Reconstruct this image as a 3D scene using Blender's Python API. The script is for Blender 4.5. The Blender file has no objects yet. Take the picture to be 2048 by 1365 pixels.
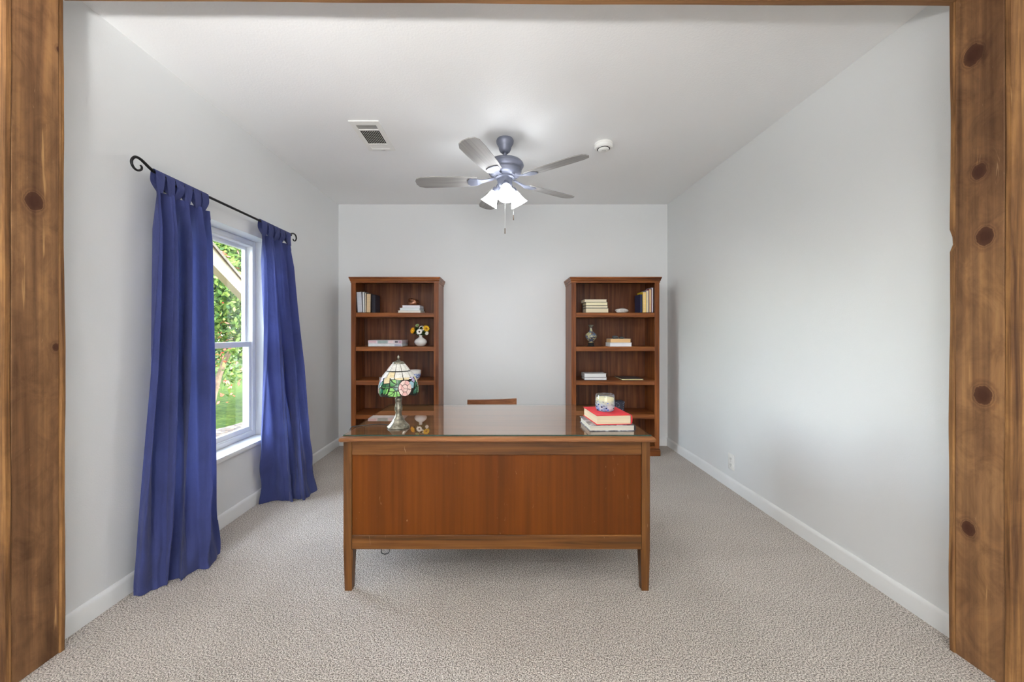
import bpy, bmesh, math, random
import numpy as np
from mathutils import Vector, Matrix
random.seed(7); RNG = np.random.default_rng(7)
PI = math.pi
SC = bpy.context.scene
COL = SC.collection

# ------------------------------------------------------------------ camera, world, sun, lights, exposure
FPX = 780.0; CAMH = 1.245
cd = bpy.data.cameras.new('camera'); cam = bpy.data.objects.new('camera', cd); COL.objects.link(cam)
cam.location = (0, 0, CAMH); cam.rotation_euler = (PI/2, 0, 0)
cd.sensor_width = 36; cd.lens = FPX*36/2048; cd.shift_x = 24/2048; cd.shift_y = -17.5/2048; cd.clip_start = .05
SC.camera = cam
SC.view_settings.view_transform = 'Standard'; SC.view_settings.look = 'None'
SC.view_settings.gamma = 1.0; SC.view_settings.use_curve_mapping = False
SC.view_settings.exposure = 0.58
try:
    SC.cycles.use_denoising = True; SC.cycles.max_bounces = 8; SC.cycles.diffuse_bounces = 6; SC.cycles.glossy_bounces = 3
    SC.cycles.use_adaptive_sampling = True; SC.cycles.adaptive_threshold = .03; SC.cycles.use_light_tree = False
    SC.cycles.transparent_max_bounces = 8; SC.cycles.sample_clamp_indirect = 6.0; SC.cycles.blur_glossy = .5
except Exception: pass
W = bpy.data.worlds.new('world'); SC.world = W; W.use_nodes = True
wn = W.node_tree; sky = wn.nodes.new('ShaderNodeTexSky'); sky.sky_type = 'NISHITA'
sky.sun_disc = False; sky.sun_elevation = math.radians(52); sky.sun_rotation = math.radians(130)
hs = wn.nodes.new('ShaderNodeHueSaturation'); hs.inputs['Saturation'].default_value = .45   # hazy, thinly clouded sky
wn.links.new(sky.outputs[0], hs.inputs['Color']); wn.links.new(hs.outputs[0], wn.nodes['Background'].inputs[0]); wn.nodes['Background'].inputs[1].default_value = 4.5
def light(name, kind, loc, energy, color=(1, 1, 1), **kw):
    d = bpy.data.lights.new(name, kind); d.energy = energy; d.color = color
    for k, v in kw.items(): setattr(d, k, v)
    o = bpy.data.objects.new(name, d); COL.objects.link(o); o.location = loc; return o
sun = light('sun', 'SUN', (6, -6, 10), 10.0, (1, .95, .86), angle=math.radians(1.0))
sun.rotation_euler = Vector((-.62, .42, -.80)).to_track_quat('-Z', 'Y').to_euler()
FAN_SHADE_EMIT = 12.0; FAN_BULB_W = 6.0
HALL_FILL_LAMP_W = 8.0; HALL_FILL_PANEL_W = 64.0; FILL_UPLIGHT_W = 345.0
# added area fill at the back of the unseen hall, behind the camera
hw = light('hall_fill_panel', 'AREA', (0, -3.05, 1.3), HALL_FILL_PANEL_W, (.97, .98, 1.0), shape='RECTANGLE', size=2.6, size_y=2.0)
hw.rotation_euler = (PI/2, 0, 0)

# ------------------------------------------------------------------ helpers
def px(x, Y): return (x-1000)*Y/FPX
def pz(y, Y): return CAMH-(y-665)*Y/FPX
def srgb(r, g, b):
    f = lambda c: (c/255/12.92 if c <= 10 else ((c/255+.055)/1.055)**2.4)
    return (f(r), f(g), f(b), 1)

class G:
    """small mesh collector"""
    def __init__(s): s.bm = bmesh.new()
    def box(s, a, b, bev=0.0, seg=1):
        vs = [s.bm.verts.new((x, y, z)) for x in (a[0], b[0]) for y in (a[1], b[1]) for z in (a[2], b[2])]
        fs = [(0, 1, 3, 2), (4, 6, 7, 5), (0, 4, 5, 1), (2, 3, 7, 6), (0, 2, 6, 4), (1, 5, 7, 3)]
        faces = [s.bm.faces.new([vs[i] for i in f]) for f in fs]
        if bev > 0:
            es = list({e for f in faces for e in f.edges})
            bmesh.ops.bevel(s.bm, geom=es, offset=bev, segments=seg, affect='EDGES', profile=.5)
        return s
    def hexa(s, pts, bev=0.0):
        vs = [s.bm.verts.new(p) for p in pts]   # bottom 4 ccw, top 4 ccw
        fs = [(3, 2, 1, 0), (4, 5, 6, 7), (0, 1, 5, 4), (1, 2, 6, 5), (2, 3, 7, 6), (3, 0, 4, 7)]
        faces = [s.bm.faces.new([vs[i] for i in f]) for f in fs]
        if bev > 0:
            bmesh.ops.bevel(s.bm, geom=list({e for f in faces for e in f.edges}), offset=bev, segments=1, affect='EDGES')
        return s
    def lathe(s, prof, c=(0, 0, 0), seg=32, mat=None):
        M = mat or Matrix.Translation(c); rings = []
        for r, z in prof:
            if r < 1e-6: rings.append([s.bm.verts.new(M @ Vector((0, 0, z)))])
            else: rings.append([s.bm.verts.new(M @ Vector((r*math.cos(2*PI*i/seg), r*math.sin(2*PI*i/seg), z))) for i in range(seg)])
        for A, B in zip(rings, rings[1:]):
            for i in range(seg):
                j = (i+1) % seg
                if len(A) == 1 and len(B) == 1: continue
                if len(A) == 1: s.bm.faces.new((A[0], B[j], B[i]))
                elif len(B) == 1: s.bm.faces.new((A[i], A[j], B[0]))
                else: s.bm.faces.new((A[i], A[j], B[j], B[i]))
        return s
    def tube(s, pts, r, seg=8, cap=True):
        pts = [Vector(p) for p in pts]; rs = r if isinstance(r, (list, tuple)) else [r]*len(pts); rings = []
        up = Vector((0, 0, 1)); n = None
        for i, p in enumerate(pts):
            t = (pts[min(i+1, len(pts)-1)]-pts[max(i-1, 0)]).normalized()
            if n is None:
                n = t.cross(up)
                if n.length < 1e-3: n = t.cross(Vector((1, 0, 0)))
            n = (n-t*n.dot(t)).normalized(); b = t.cross(n)
            rings.append([s.bm.verts.new(p+(n*math.cos(2*PI*k/seg)+b*math.sin(2*PI*k/seg))*rs[i]) for k in range(seg)])
        for A, B in zip(rings, rings[1:]):
            for k in range(seg): s.bm.faces.new((A[k], A[(k+1) % seg], B[(k+1) % seg], B[k]))
        if cap: s.bm.faces.new(rings[0][::-1]); s.bm.faces.new(rings[-1])
        return s
    def grid(s, fn, nu, nv):
        V = [[s.bm.verts.new(fn(i/nu, j/nv)) for j in range(nv+1)] for i in range(nu+1)]
        for i in range(nu):
            for j in range(nv): s.bm.faces.new((V[i][j], V[i+1][j], V[i+1][j+1], V[i][j+1]))
        return s
    def prism(s, poly, y0, y1):
        """polygon of (x,z) extruded along y"""
        A = [s.bm.verts.new((x, y0, z)) for x, z in poly]; B = [s.bm.verts.new((x, y1, z)) for x, z in poly]; n = len(poly)
        s.bm.faces.new(A); s.bm.faces.new(B[::-1])
        for i in range(n): s.bm.faces.new((A[i], B[i], B[(i+1) % n], A[(i+1) % n]))
        return s
    def blob(s, c, rx, ry, rz, amp=.12, seed=0, sub=3, flat=None):
        rr = random.Random(seed); ph = [(rr.uniform(1.5, 4), rr.uniform(1.5, 4), rr.uniform(1.5, 4), rr.uniform(0, 6)) for _ in range(6)]
        r = bmesh.ops.create_icosphere(s.bm, subdivisions=sub, radius=1)
        for v in r['verts']:
            d = 1+amp*sum(math.sin(a*v.co.x+b*v.co.y+e*v.co.z+f) for a, b, e, f in ph)/2.5
            z = v.co.z*d*rz
            if flat is not None: z = max(z, -flat*rz)
            v.co = Vector((v.co.x*d*rx+c[0], v.co.y*d*ry+c[1], z+c[2]))
        return s
    def make(s, name, m, parent=None, loc=None, rot=None, smooth=None, recalc=True):
        if recalc: bmesh.ops.recalc_face_normals(s.bm, faces=s.bm.faces[:])
        me = bpy.data.meshes.new(name); s.bm.to_mesh(me); s.bm.free()
        return link(name, me, m, parent, loc, rot, smooth)
def link(name, me, m, parent=None, loc=None, rot=None, smooth=None):
    if m is not None and not me.materials: me.materials.append(m)
    if smooth is not None:
        me.polygons.foreach_set('use_smooth', [True]*len(me.polygons))
        me.set_sharp_from_angle(angle=math.radians(smooth))
    o = bpy.data.objects.new(name, me); COL.objects.link(o)
    if parent: o.parent = parent
    if loc is not None: o.location = loc
    if rot is not None: o.rotation_euler = rot
    return o
def thing(name, label, cat, loc=(0, 0, 0), rot=(0, 0, 0), group=None):
    o = bpy.data.objects.new(name, None); COL.objects.link(o); o.empty_display_size = .05
    o.location = loc; o.rotation_euler = rot; return tag(o, label, cat, group)
def tag(o, label, cat, group=None):
    o['label'] = label; o['category'] = cat
    if group: o['group'] = group
    return o
def struct(o): o['kind'] = 'structure'; return o
def sempty(name, loc=(0, 0, 0)):
    o = bpy.data.objects.new(name, None); COL.objects.link(o); o.location = loc; o.empty_display_size = .05; return struct(o)
def interp(pts, t):
    """piecewise linear through [(t,val...)] with smooth-step-free catmull feel"""
    for a, b in zip(pts, pts[1:]):
        if t <= b[0]:
            k = (t-a[0])/(b[0]-a[0]) if b[0] > a[0] else 0
            return [p+(q-p)*k for p, q in zip(a[1:], b[1:])]
    return list(pts[-1][1:])
def catmull(P, n=8):
    P = [Vector(p) for p in P]; out = []
    for i in range(len(P)-1):
        p0, p1, p2, p3 = P[max(i-1, 0)], P[i], P[i+1], P[min(i+2, len(P)-1)]
        for k in range(n):
            t = k/n
            out.append(.5*((2*p1)+(p2-p0)*t+(2*p0-5*p1+4*p2-p3)*t*t+(3*p1-p0-3*p2+p3)*t**3))
    out.append(P[-1]); return out

# ------------------------------------------------------------------ materials
class NT:
    def __init__(s, name):
        s.m = bpy.data.materials.new(name); s.m.use_nodes = True; s.t = s.m.node_tree
        s.b = s.t.nodes['Principled BSDF']; s.out = s.t.nodes['Material Output']
    def n(s, typ, ins=None, **kw):
        nd = s.t.nodes.new('ShaderNode'+typ)
        for k, v in kw.items(): setattr(nd, k, v)
        for k, v in (ins or {}).items():
            if isinstance(v, bpy.types.NodeSocket): s.t.links.new(v, nd.inputs[k])
            else: nd.inputs[k].default_value = v
        return nd
    def l(s, a, b): s.t.links.new(a, b)
    def set(s, **kw):
        for k, v in kw.items():
            i = s.b.inputs[k.replace('_', ' ')]
            if isinstance(v, bpy.types.NodeSocket): s.l(v, i)
            else: i.default_value = v
        return s
    def obj(s, scale=(1, 1, 1), loc=(0, 0, 0), rnd=True):
        c = s.n('TexCoord'); v = c.outputs['Object']
        if rnd:
            oi = s.n('ObjectInfo'); mm = s.n('Math', {0: oi.outputs['Random'], 1: 37.0}, operation='MULTIPLY')
            v = s.n('VectorMath', {0: v, 1: mm.outputs[0]}, operation='ADD').outputs[0]
        return s.n('Mapping', {'Vector': v, 'Scale': scale, 'Location': loc}).outputs[0]
    def ramp(s, fac, stops, interp='LINEAR'):
        r = s.n('ValToRGB', {'Fac': fac}); e = r.color_ramp.elements; r.color_ramp.interpolation = interp
        while len(e) < len(stops): e.new(.5)
        for el, (p, c) in zip(e, stops): el.position = p; el.color = c
        return r.outputs['Color']
    def mix(s, fac, a, b, mode='MIX'):
        nd = s.n('Mix', data_type='RGBA', blend_type=mode)
        for i, v in ((0, fac), (6, a), (7, b)):
            if isinstance(v, bpy.types.NodeSocket): s.l(v, nd.inputs[i])
            else: nd.inputs[i].default_value = v
        return nd.outputs[2]
    def bump(s, h, strength=.3, dist=.002):
        b = s.n('Bump', {'Height': h, 'Strength': strength, 'Distance': dist}); s.l(b.outputs[0], s.b.inputs['Normal']); return s

def plain(name, col, rough=.5, metal=0.0, coat=0.0, var=.06, scale=30, **kw):
    t = NT(name); nz = t.n('TexNoise', {'Vector': t.obj(), 'Scale': scale, 'Detail': 4.0}).outputs[0]
    lo = tuple(c*(1-var) for c in col[:3])+(1,); hi = tuple(min(1, c*(1+var)) for c in col[:3])+(1,)
    t.set(Base_Color=t.ramp(nz, [(.3, lo), (.7, hi)]), Roughness=rough, Metallic=metal, Coat_Weight=coat); t.set(**kw); return t.m

def wood(name, dark, mid, light, axis=2, grain=26, rough=.42, coat=.15, contrast=1.0, blotch=.35, bump=.15, knots=None, scratch=0.0, spec=.22, mottle=0.0):
    t = NT(name)
    sc = [grain]*3; sc[axis] = grain*.045; sf = [grain*6]*3; sf[axis] = grain*.12
    g = t.n('TexNoise', {'Vector': t.obj(tuple(sc)), 'Scale': 1.0, 'Detail': 5.0, 'Roughness': .55, 'Distortion': .6}).outputs[0]
    f = t.n('TexNoise', {'Vector': t.obj(tuple(sf)), 'Scale': 1.0, 'Detail': 3.0}).outputs[0]
    c = t.ramp(g, [(.5-.18/contrast, dark), (.5, mid), (.5+.2/contrast, light)])
    fine = t.ramp(f, [(.3, (.62, .62, .62, 1)), (.6, (1, 1, 1, 1))])
    c = t.mix(.55, c, fine, 'MULTIPLY')
    sb = [2.2]*3; sb[axis] = 1.1
    bl = t.n('TexNoise', {'Vector': t.obj(tuple(sb)), 'Scale': 1.0, 'Detail': 4.0, 'Distortion': .8}).outputs[0]
    c = t.mix(blotch, c, t.ramp(bl, [(.32, (.55, .5, .47, 1)), (.62, (1.0, 1.0, 1.0, 1))]), 'MULTIPLY')
    if mottle:
        mo = t.n('TexNoise', {'Vector': t.obj((9, 9, 6)), 'Scale': 1.0, 'Detail': 6.0, 'Roughness': .65, 'Distortion': 1.4}).outputs[0]
        c = t.mix(mottle, c, t.ramp(mo, [(.34, (.58, .54, .52, 1)), (.56, (1, 1, 1, 1)), (.74, (1.25, 1.2, 1.1, 1))]), 'MULTIPLY')
        st = t.n('TexNoise', {'Vector': t.obj((34, 34, 2.6)), 'Scale': 1.0, 'Detail': 3.0, 'Distortion': .4}).outputs[0]
        c = t.mix(t.ramp(st, [(.68, (0, 0, 0, 1)), (.74, (.7, .7, .7, 1))]), c, srgb(196, 152, 100))
    if scratch:
        ww = t.n('TexNoise', {'Vector': t.obj((46, 46, 9)), 'Scale': 1.0, 'Detail': 6.0, 'Distortion': 2.5}).outputs[0]
        c = t.mix(t.ramp(ww, [(.70, (0, 0, 0, 1)), (.76, (scratch,)*3+(1,))]), c, (.46, .30, .17, 1))
    if knots:
        co = t.n('TexCoord').outputs['Object']
        for (u, z, r) in knots:
            pv = [0, 0, 0]; k = [1, 1, 1]
            pv = (0, u, z) if axis == 2 else (u, z, 0)
            mp = t.n('Mapping', {'Vector': co, 'Location': tuple(-q for q in pv)}).outputs[0]
            mp = t.n('VectorMath', {0: mp, 1: (0, 1, .8) if axis == 2 else (.8, 1, 0)}, operation='MULTIPLY').outputs[0]
            ln = t.n('VectorMath', {0: mp}, operation='LENGTH').outputs['Value']
            nz = t.n('TexNoise', {'Vector': co, 'Scale': 60.0, 'Detail': 2.0}).outputs[0]
            d = t.n('Math', {0: nz, 1: r*.5, 2: ln}, operation='MULTIPLY_ADD').outputs[0]
            d = t.n('Math', {0: d, 1: r*2.6}, operation='DIVIDE').outputs[0]
            fac = t.ramp(d, [(.30, (1, 1, 1, 1)), (.56, (.85, .85, .85, 1)), (.60, (.12, .12, .12, 1)), (.66, (.5, .5, .5, 1)), (.72, (.1, .1, .1, 1)), (.82, (.3, .3, .3, 1)), (1, (0, 0, 0, 1))])
            c = t.mix(fac, c, srgb(64, 34, 22))
    t.set(Base_Color=c, Roughness=rough, Coat_Weight=coat, Coat_Roughness=.22, Specular_IOR_Level=spec)
    t.bump(f, bump, .0015)
    return t.m

def paint(name, col, rough=.62, scale=150, bump=.12):
    t = NT(name); v = t.obj(rnd=False)
    a = t.n('TexNoise', {'Vector': v, 'Scale': float(scale), 'Detail': 1.0, 'Roughness': .6}).outputs[0]
    b = t.n('TexNoise', {'Vector': v, 'Scale': 1.3, 'Detail': 0.0}).outputs[0]
    lo = tuple(c*.975 for c in col[:3])+(1,)
    t.set(Base_Color=t.ramp(b, [(.35, lo), (.65, col)]), Roughness=rough); t.bump(a, bump, .003); return t.m

def schlick(t, f0=.04, layers=1):
    """reflectance of a thin sheet, the same from both sides"""
    fc = t.n('LayerWeight', {'Blend': .5}).outputs['Facing']; p = t.n('Math', {0: fc, 1: 5.0}, operation='POWER').outputs[0]
    F = t.n('Math', {0: p, 1: 1-f0, 2: f0}, operation='MULTIPLY_ADD')
    if layers == 2:   # front and back face of the sheet both reflect
        q = t.n('Math', {0: 1.0, 1: F.outputs[0]}, operation='SUBTRACT').outputs[0]; q = t.n('Math', {0: q, 1: 2.0}, operation='POWER').outputs[0]
        F = t.n('Math', {0: 1.0, 1: q}, operation='SUBTRACT')
    return F
def glassy(name, tint=(1, 1, 1, 1), rough=.0, f0=.04, layers=1):
    t = NT(name); t.t.nodes.remove(t.b)
    fr = schlick(t, f0, layers); tr = t.n('BsdfTransparent', {'Color': tint}); gl = t.n('BsdfGlossy', {'Roughness': rough, 'Color': (1, 1, 1, 1)})
    mx = t.n('MixShader', {0: fr.outputs[0], 1: tr.outputs[0], 2: gl.outputs[0]}); t.l(mx.outputs[0], t.out.inputs[0]); return t.m

def fabric(name, col, trans=.32):
    t = NT(name); v = t.obj(rnd=False)
    wv = t.n('TexNoise', {'Vector': t.n('Mapping', {'Vector': v, 'Scale': (300, 300, 900)}).outputs[0], 'Scale': 1.0, 'Detail': 2.0}).outputs[0]
    big = t.n('TexNoise', {'Vector': v, 'Scale': 5.0, 'Detail': 4.0, 'Distortion': .5}).outputs[0]
    lo = tuple(c*.84 for c in col[:3])+(1,); hi = tuple(c*1.14 for c in col[:3])+(1,)
    c = t.mix(.35, t.ramp(big, [(.35, lo), (.65, hi)]), t.ramp(wv, [(.3, lo), (.7, hi)]))
    t.set(Base_Color=c, Roughness=.85, Sheen_Weight=.15, Sheen_Roughness=.5); t.b.inputs['Specular IOR Level'].default_value = .15
    h = t.n('TexNoise', {'Vector': t.n('Mapping', {'Vector': v, 'Scale': (26, 26, 14)}).outputs[0], 'Scale': 1.0, 'Detail': 5.0, 'Distortion': 1.2}).outputs[0]
    t.bump(h, .5, .008)
    tl = t.n('BsdfTranslucent', {'Color': c}); mx = t.n('MixShader', {0: trans, 1: t.b.outputs[0], 2: tl.outputs[0]}); t.l(mx.outputs[0], t.out.inputs[0]); return t.m

def emissive(name, col, strength, base=(1, 1, 1, 1)):
    t = NT(name); t.set(Base_Color=base, Roughness=.35, Emission_Color=col, Emission_Strength=strength); return t.m

def pages(name, col):
    t = NT(name); w = t.n('TexNoise', {'Vector': t.obj((4, 4, 900)), 'Scale': 1.0, 'Detail': 2.0}).outputs[0]
    lo = tuple(c*.80 for c in col[:3])+(1,)
    t.set(Base_Color=t.ramp(w, [(.35, lo), (.6, col)]), Roughness=.85); return t.m

def carpet(name):
    t = NT(name); v = t.obj(rnd=False)
    a = t.n('TexNoise', {'Vector': v, 'Scale': 200.0, 'Detail': 1.5, 'Roughness': .6}).outputs[0]
    b = t.n('TexVoronoi', {'Vector': v, 'Scale': 150.0}).outputs['Distance']
    s = t.n('TexNoise', {'Vector': t.n('Mapping', {'Vector': v, 'Rotation': (0, 0, .6), 'Scale': (1.1, 3.0, 1)}).outputs[0], 'Scale': 1.1, 'Detail': 1.0, 'Distortion': .6}).outputs[0]
    c = t.ramp(a, [(.36, srgb(98, 90, 81)), (.48, srgb(174, 165, 155)), (.59, srgb(232, 224, 215))])
    c = t.mix(.5, c, t.ramp(s, [(.36, (.86, .855, .85, 1)), (.62, (1, 1, 1, 1))]), 'MULTIPLY')
    t.set(Base_Color=c, Roughness=.95, Sheen_Weight=.2); t.b.inputs['Specular IOR Level'].default_value = .1
    h = t.n('Math', {0: a, 1: b}, operation='SUBTRACT').outputs[0]
    t.bump(h, .9, .005); return t.m

M_WALL = paint('wall_paint', srgb(228, 230, 230)); M_CEIL = paint('ceiling_paint', srgb(242, 243, 243), scale=95, bump=.25)
M_TRIM = paint('trim_paint', srgb(238, 240, 239), rough=.35, scale=40, bump=.03)
M_CARPET = carpet('carpet')
M_BOOKCASE = wood('bookcase_wood', srgb(86, 44, 20), srgb(124, 69, 32), srgb(152, 90, 44), 2, 30, .38, .05)
M_BOOKCASE_H = wood('bookcase_wood_horizontal', srgb(90, 46, 20), srgb(128, 73, 34), srgb(156, 94, 46), 0, 30, .38, .05)
M_BACKPANEL = wood('bookcase_back_wood', srgb(74, 40, 22), srgb(108, 62, 36), srgb(136, 84, 50), 2, 22, .45, .1)
M_DESK_H = wood('desk_wood_horizontal', srgb(66, 38, 14), srgb(98, 60, 25), srgb(120, 78, 36), 0, 34, .42, .1, scratch=.5)
M_DESK_V = wood('desk_wood_upright', srgb(62, 36, 14), srgb(94, 58, 25), srgb(116, 77, 36), 2, 34, .42, .1, scratch=.5)
M_DESK_PANEL = wood('desk_panel_veneer', srgb(82, 40, 8), srgb(96, 48, 9), srgb(109, 57, 12), 2, 9, .45, .0, contrast=.8, blotch=.3, spec=.15, scratch=.35)
M_DESK_TOP = wood('desk_top_veneer', srgb(104, 66, 36), srgb(134, 88, 52), srgb(156, 106, 66), 0, 20, .4, .1)
M_CHAIR = wood('chair_wood', srgb(96, 58, 36), srgb(128, 80, 52), srgb(154, 106, 74), 0, 30, .35, .3)
M_CHAIR_V = wood('chair_wood_upright', srgb(96, 58, 36), srgb(128, 80, 52), srgb(154, 106, 74), 2, 30, .35, .3)
PINE = (srgb(96, 66, 42), srgb(134, 98, 66), srgb(164, 122, 80))
M_PINE_V = wood('stained_pine', *PINE, 2, 17, .68, .0, contrast=.9, blotch=.5, mottle=.8, bump=.35, scratch=.3)
M_PINE_EDGE = wood('stained_pine_live_edge', srgb(88, 58, 34), srgb(132, 94, 56), srgb(172, 126, 76), 2, 40, .68, .0, blotch=.5, mottle=.5, bump=.6)
M_PINE_H = wood('stained_pine_header', *PINE, 0, 17, .68, .0, contrast=.9, blotch=.55, bump=.35)
M_CURTAIN = fabric('blue_cotton', srgb(66, 74, 126))
M_IRON = plain('black_iron', srgb(34, 33, 34), .45, .6)
M_PEWTER = plain('fan_pewter', srgb(120, 124, 140), .42, .35)
M_BLADE = wood('fan_blade_finish', srgb(150, 148, 146), srgb(168, 166, 164), srgb(182, 180, 178), 0, 20, .45, .1, blotch=.15)
M_SHADE = emissive('lit_frosted_glass', (.93, .96, 1, 1), FAN_SHADE_EMIT)
M_BULB = emissive('lit_bulb', (.95, .97, 1, 1), 30.0)
M_GLASS = glassy('window_glass', (.96, .98, .97, 1))
M_TOPGLASS = glassy('desk_glass', (.93, .96, .94, 1), .004, .043, 2)
M_GLASSEDGE = plain('glass_edge', srgb(30, 58, 48), .1)
M_VINYL = paint('window_vinyl', srgb(240, 241, 240), rough=.35, scale=30, bump=.02)
M_WHITEPL = plain('white_plastic', srgb(236, 236, 232), .4, var=.02)
M_VENTGREY = plain('vent_grey', srgb(170, 170, 166), .5)
M_DARK = plain('dark_cavity', srgb(14, 14, 14), .9)
M_BRONZE = plain('aged_bronze', srgb(128, 124, 110), .34, .75, var=.55, scale=70)
M_LEAD = plain('lead_came', srgb(38, 38, 34), .5, .5)
M_BLACKCORD = plain('black_cord', srgb(24, 24, 24), .5)

# ------------------------------------------------------------------ the room
XL, XR, YB, YF, ZC = -1.775, 1.841, 4.286, 1.512, 2.65
WALLT = .2
OY0, OY1, OZ0, OZ1 = 2.07, 3.02, .455, 1.942       # window opening
HX, HY = 3.0, -3.2                                 # hall behind the camera
JL, JR, HZ = -1.71, 1.765, 2.537                   # cased opening
Y0 = 1.365                                         # hall side of the front wall
g = G(); g.box((XL-WALLT, YF, -.12), (XR+WALLT, YB+WALLT, 0)); g.box((-HX-.15, HY-.15, -.12), (HX+.15, YF, 0)); struct(g.make('floor', M_CARPET))
g = G(); g.box((XL-WALLT, YF, ZC), (XR+WALLT, YB+WALLT, ZC+.2)); g.box((-HX-.15, HY-.15, ZC), (HX+.15, YF, ZC+.2)); struct(g.make('ceiling', M_CEIL))
struct(G().box((XL-WALLT, YB, 0), (XR+WALLT, YB+WALLT, ZC)).make('wall_back', M_WALL))
struct(G().box((XR, YF, 0), (XR+WALLT, YB, ZC)).make('wall_right', M_WALL))
g = G(); a, b = XL-WALLT, XL
g.box((a, YF, 0), (b, OY0, ZC)); g.box((a, OY1, 0), (b, YB, ZC)); g.box((a, OY0, 0), (b, OY1, OZ0-.03)); g.box((a, OY0, OZ1), (b, OY1, ZC)); struct(g.make('wall_left', M_WALL))
g = G(); g.box((-HX, Y0, 0), (JL-.02, YF, ZC)); g.box((JR+.02, Y0, 0), (HX, YF, ZC)); g.box((JL-.02, Y0, HZ+.02), (JR+.02, YF, ZC)); struct(g.make('wall_front', M_WALL))
struct(G().box((-HX-.15, HY, 0), (-HX, YF, ZC)).make('wall_hall_left', M_WALL))
struct(G().box((HX, HY, 0), (HX+.15, YF, ZC)).make('wall_hall_right', M_WALL))
struct(G().box((-HX-.15, HY-.15, 0), (HX+.15, HY, ZC)).make('wall_hall_back', M_WALL))
def baseboard(name, p, q, nrm):
    """p->q along the wall foot, nrm into the room; chamfered top"""
    p, q, n = Vector(p), Vector(q), Vector(nrm); g = G(); prof = [(0, 0), (.014, 0), (.014, .07), (.011, .082), (.004, .088), (0, .088)]
    A = [g.bm.verts.new(p+n*d+Vector((0, 0, z))) for d, z in prof]; B = [g.bm.verts.new(q+n*d+Vector((0, 0, z))) for d, z in prof]
    k = len(prof); g.bm.faces.new(A); g.bm.faces.new(B[::-1])
    for i in range(k): g.bm.faces.new((A[i], B[i], B[(i+1) % k], A[(i+1) % k]))
    struct(g.make(name, M_TRIM, smooth=40))
baseboard('baseboard_left', (XL, YF+.02, 0), (XL, YB, 0), (1, 0, 0))
baseboard('baseboard_right', (XR, YF+.02, 0), (XR, YB, 0), (-1, 0, 0))
baseboard('baseboard_back', (XL+.014, YB, 0), (XR-.014, YB, 0), (0, -1, 0))

# ---- cased opening of rough stained pine boards with live edges
def wav(seed, amp):
    r = random.Random(seed); c = [(r.uniform(.8, 1.6), r.uniform(0, 6), 1.0), (r.uniform(2.5, 4.5), r.uniform(0, 6), .6), (r.uniform(9, 14), r.uniform(0, 6), .12)]
    return lambda z: amp*sum(w*math.sin(k*z*2+p) for k, p, w in c)/1.4
def live_board(name, parent, side, face_x, y0, y1, outer_x, z1, seed, amp, m, nick=None):
    """upright board: edge nearest the opening is wavy and rounded"""
    f = wav(seed, amp); g = G(); n = 90; rows = []
    for i in range(n+1):
        z = z1*i/n; e = f(z)
        if nick and abs(z-nick) < .04: e += .018*(1-abs(z-nick)/.04)
        xe = face_x+side*max(e, -.012); r = .004
        rows.append([g.bm.verts.new(p) for p in ((outer_x, y0, z), (xe+side*r, y0, z), (xe, y0+r, z), (xe, y1-r, z), (xe+side*r, y1, z), (outer_x, y1, z))])
    for A, B in zip(rows, rows[1:]):
        for k in range(6): g.bm.faces.new((A[k], A[(k+1) % 6], B[(k+1) % 6], B[k]))
    g.bm.faces.new(rows[0][::-1]); g.bm.faces.new(rows[-1])
    return g.make(name, m, parent, smooth=40)
def knot(x, y, X, r):   # photo spot on a jamb plane -> (Y,Z,r)
    Y = FPX*abs(X)/abs(x-1000); return (Y, pz(y, Y), r)
M_PINE_R = wood('stained_pine_right', *PINE, 2, 17, .68, .0, contrast=.9, blotch=.5, mottle=.8, bump=.35, scratch=.3,
                knots=[knot(1946, 110, JR, .024), knot(1958, 343, JR, .018), knot(1970, 473, JR, .021), knot(1966, 791, JR, .022), knot(1937, 1058, JR, .017)])
M_PINE_L = wood('stained_pine_left', *PINE, 2, 17, .68, .0, contrast=.9, blotch=.5, mottle=.8, bump=.35, scratch=.3,
                knots=[knot(68, 403, JL, .022), knot(119, 100, JL, .008), knot(112, 695, JL, .01)])
def jamb_board(parent, side, X, m):
    g = G(); g.box((min(X, X+side*.02), Y0, 0), (max(X, X+side*.02), YF, HZ+.02), .002); return g.make('jamb_board', m, parent)
tl = sempty('trim_1', (0, 0, 0)); jamb_board(tl, -1, JL, M_PINE_L)
live_board('casing_board', tl, -1, JL+.003, YF, YF+.02, XL+.001, ZC-.001, 3, .005, M_PINE_EDGE)
live_board('casing_board', tl, -1, JL+.001, Y0-.022, Y0, JL-.15, ZC-.1, 5, .003, M_PINE_EDGE)
tr = sempty('trim_2', (0, 0, 0)); jamb_board(tr, 1, JR, M_PINE_R)
live_board('casing_board', tr, 1, JR-.003, YF, YF+.02, XR-.001, ZC-.001, 11, .004, M_PINE_EDGE, nick=pz(483, 1.53))
live_board('casing_board', tr, 1, JR-.001, Y0-.022, Y0, JR+.15, ZC-.1, 14, .003, M_PINE_EDGE)
th = sempty('trim_3', (0, 0, 0))
G().hexa([(JL, Y0, HZ+.010), (JR, Y0, HZ-.008), (JR, YF, HZ-.008), (JL, YF, HZ+.010), (JL, Y0, HZ+.02), (JR, Y0, HZ+.02), (JR, YF, HZ+.02), (JL, YF, HZ+.02)]).make('head_board', M_PINE_H, th)
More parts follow.
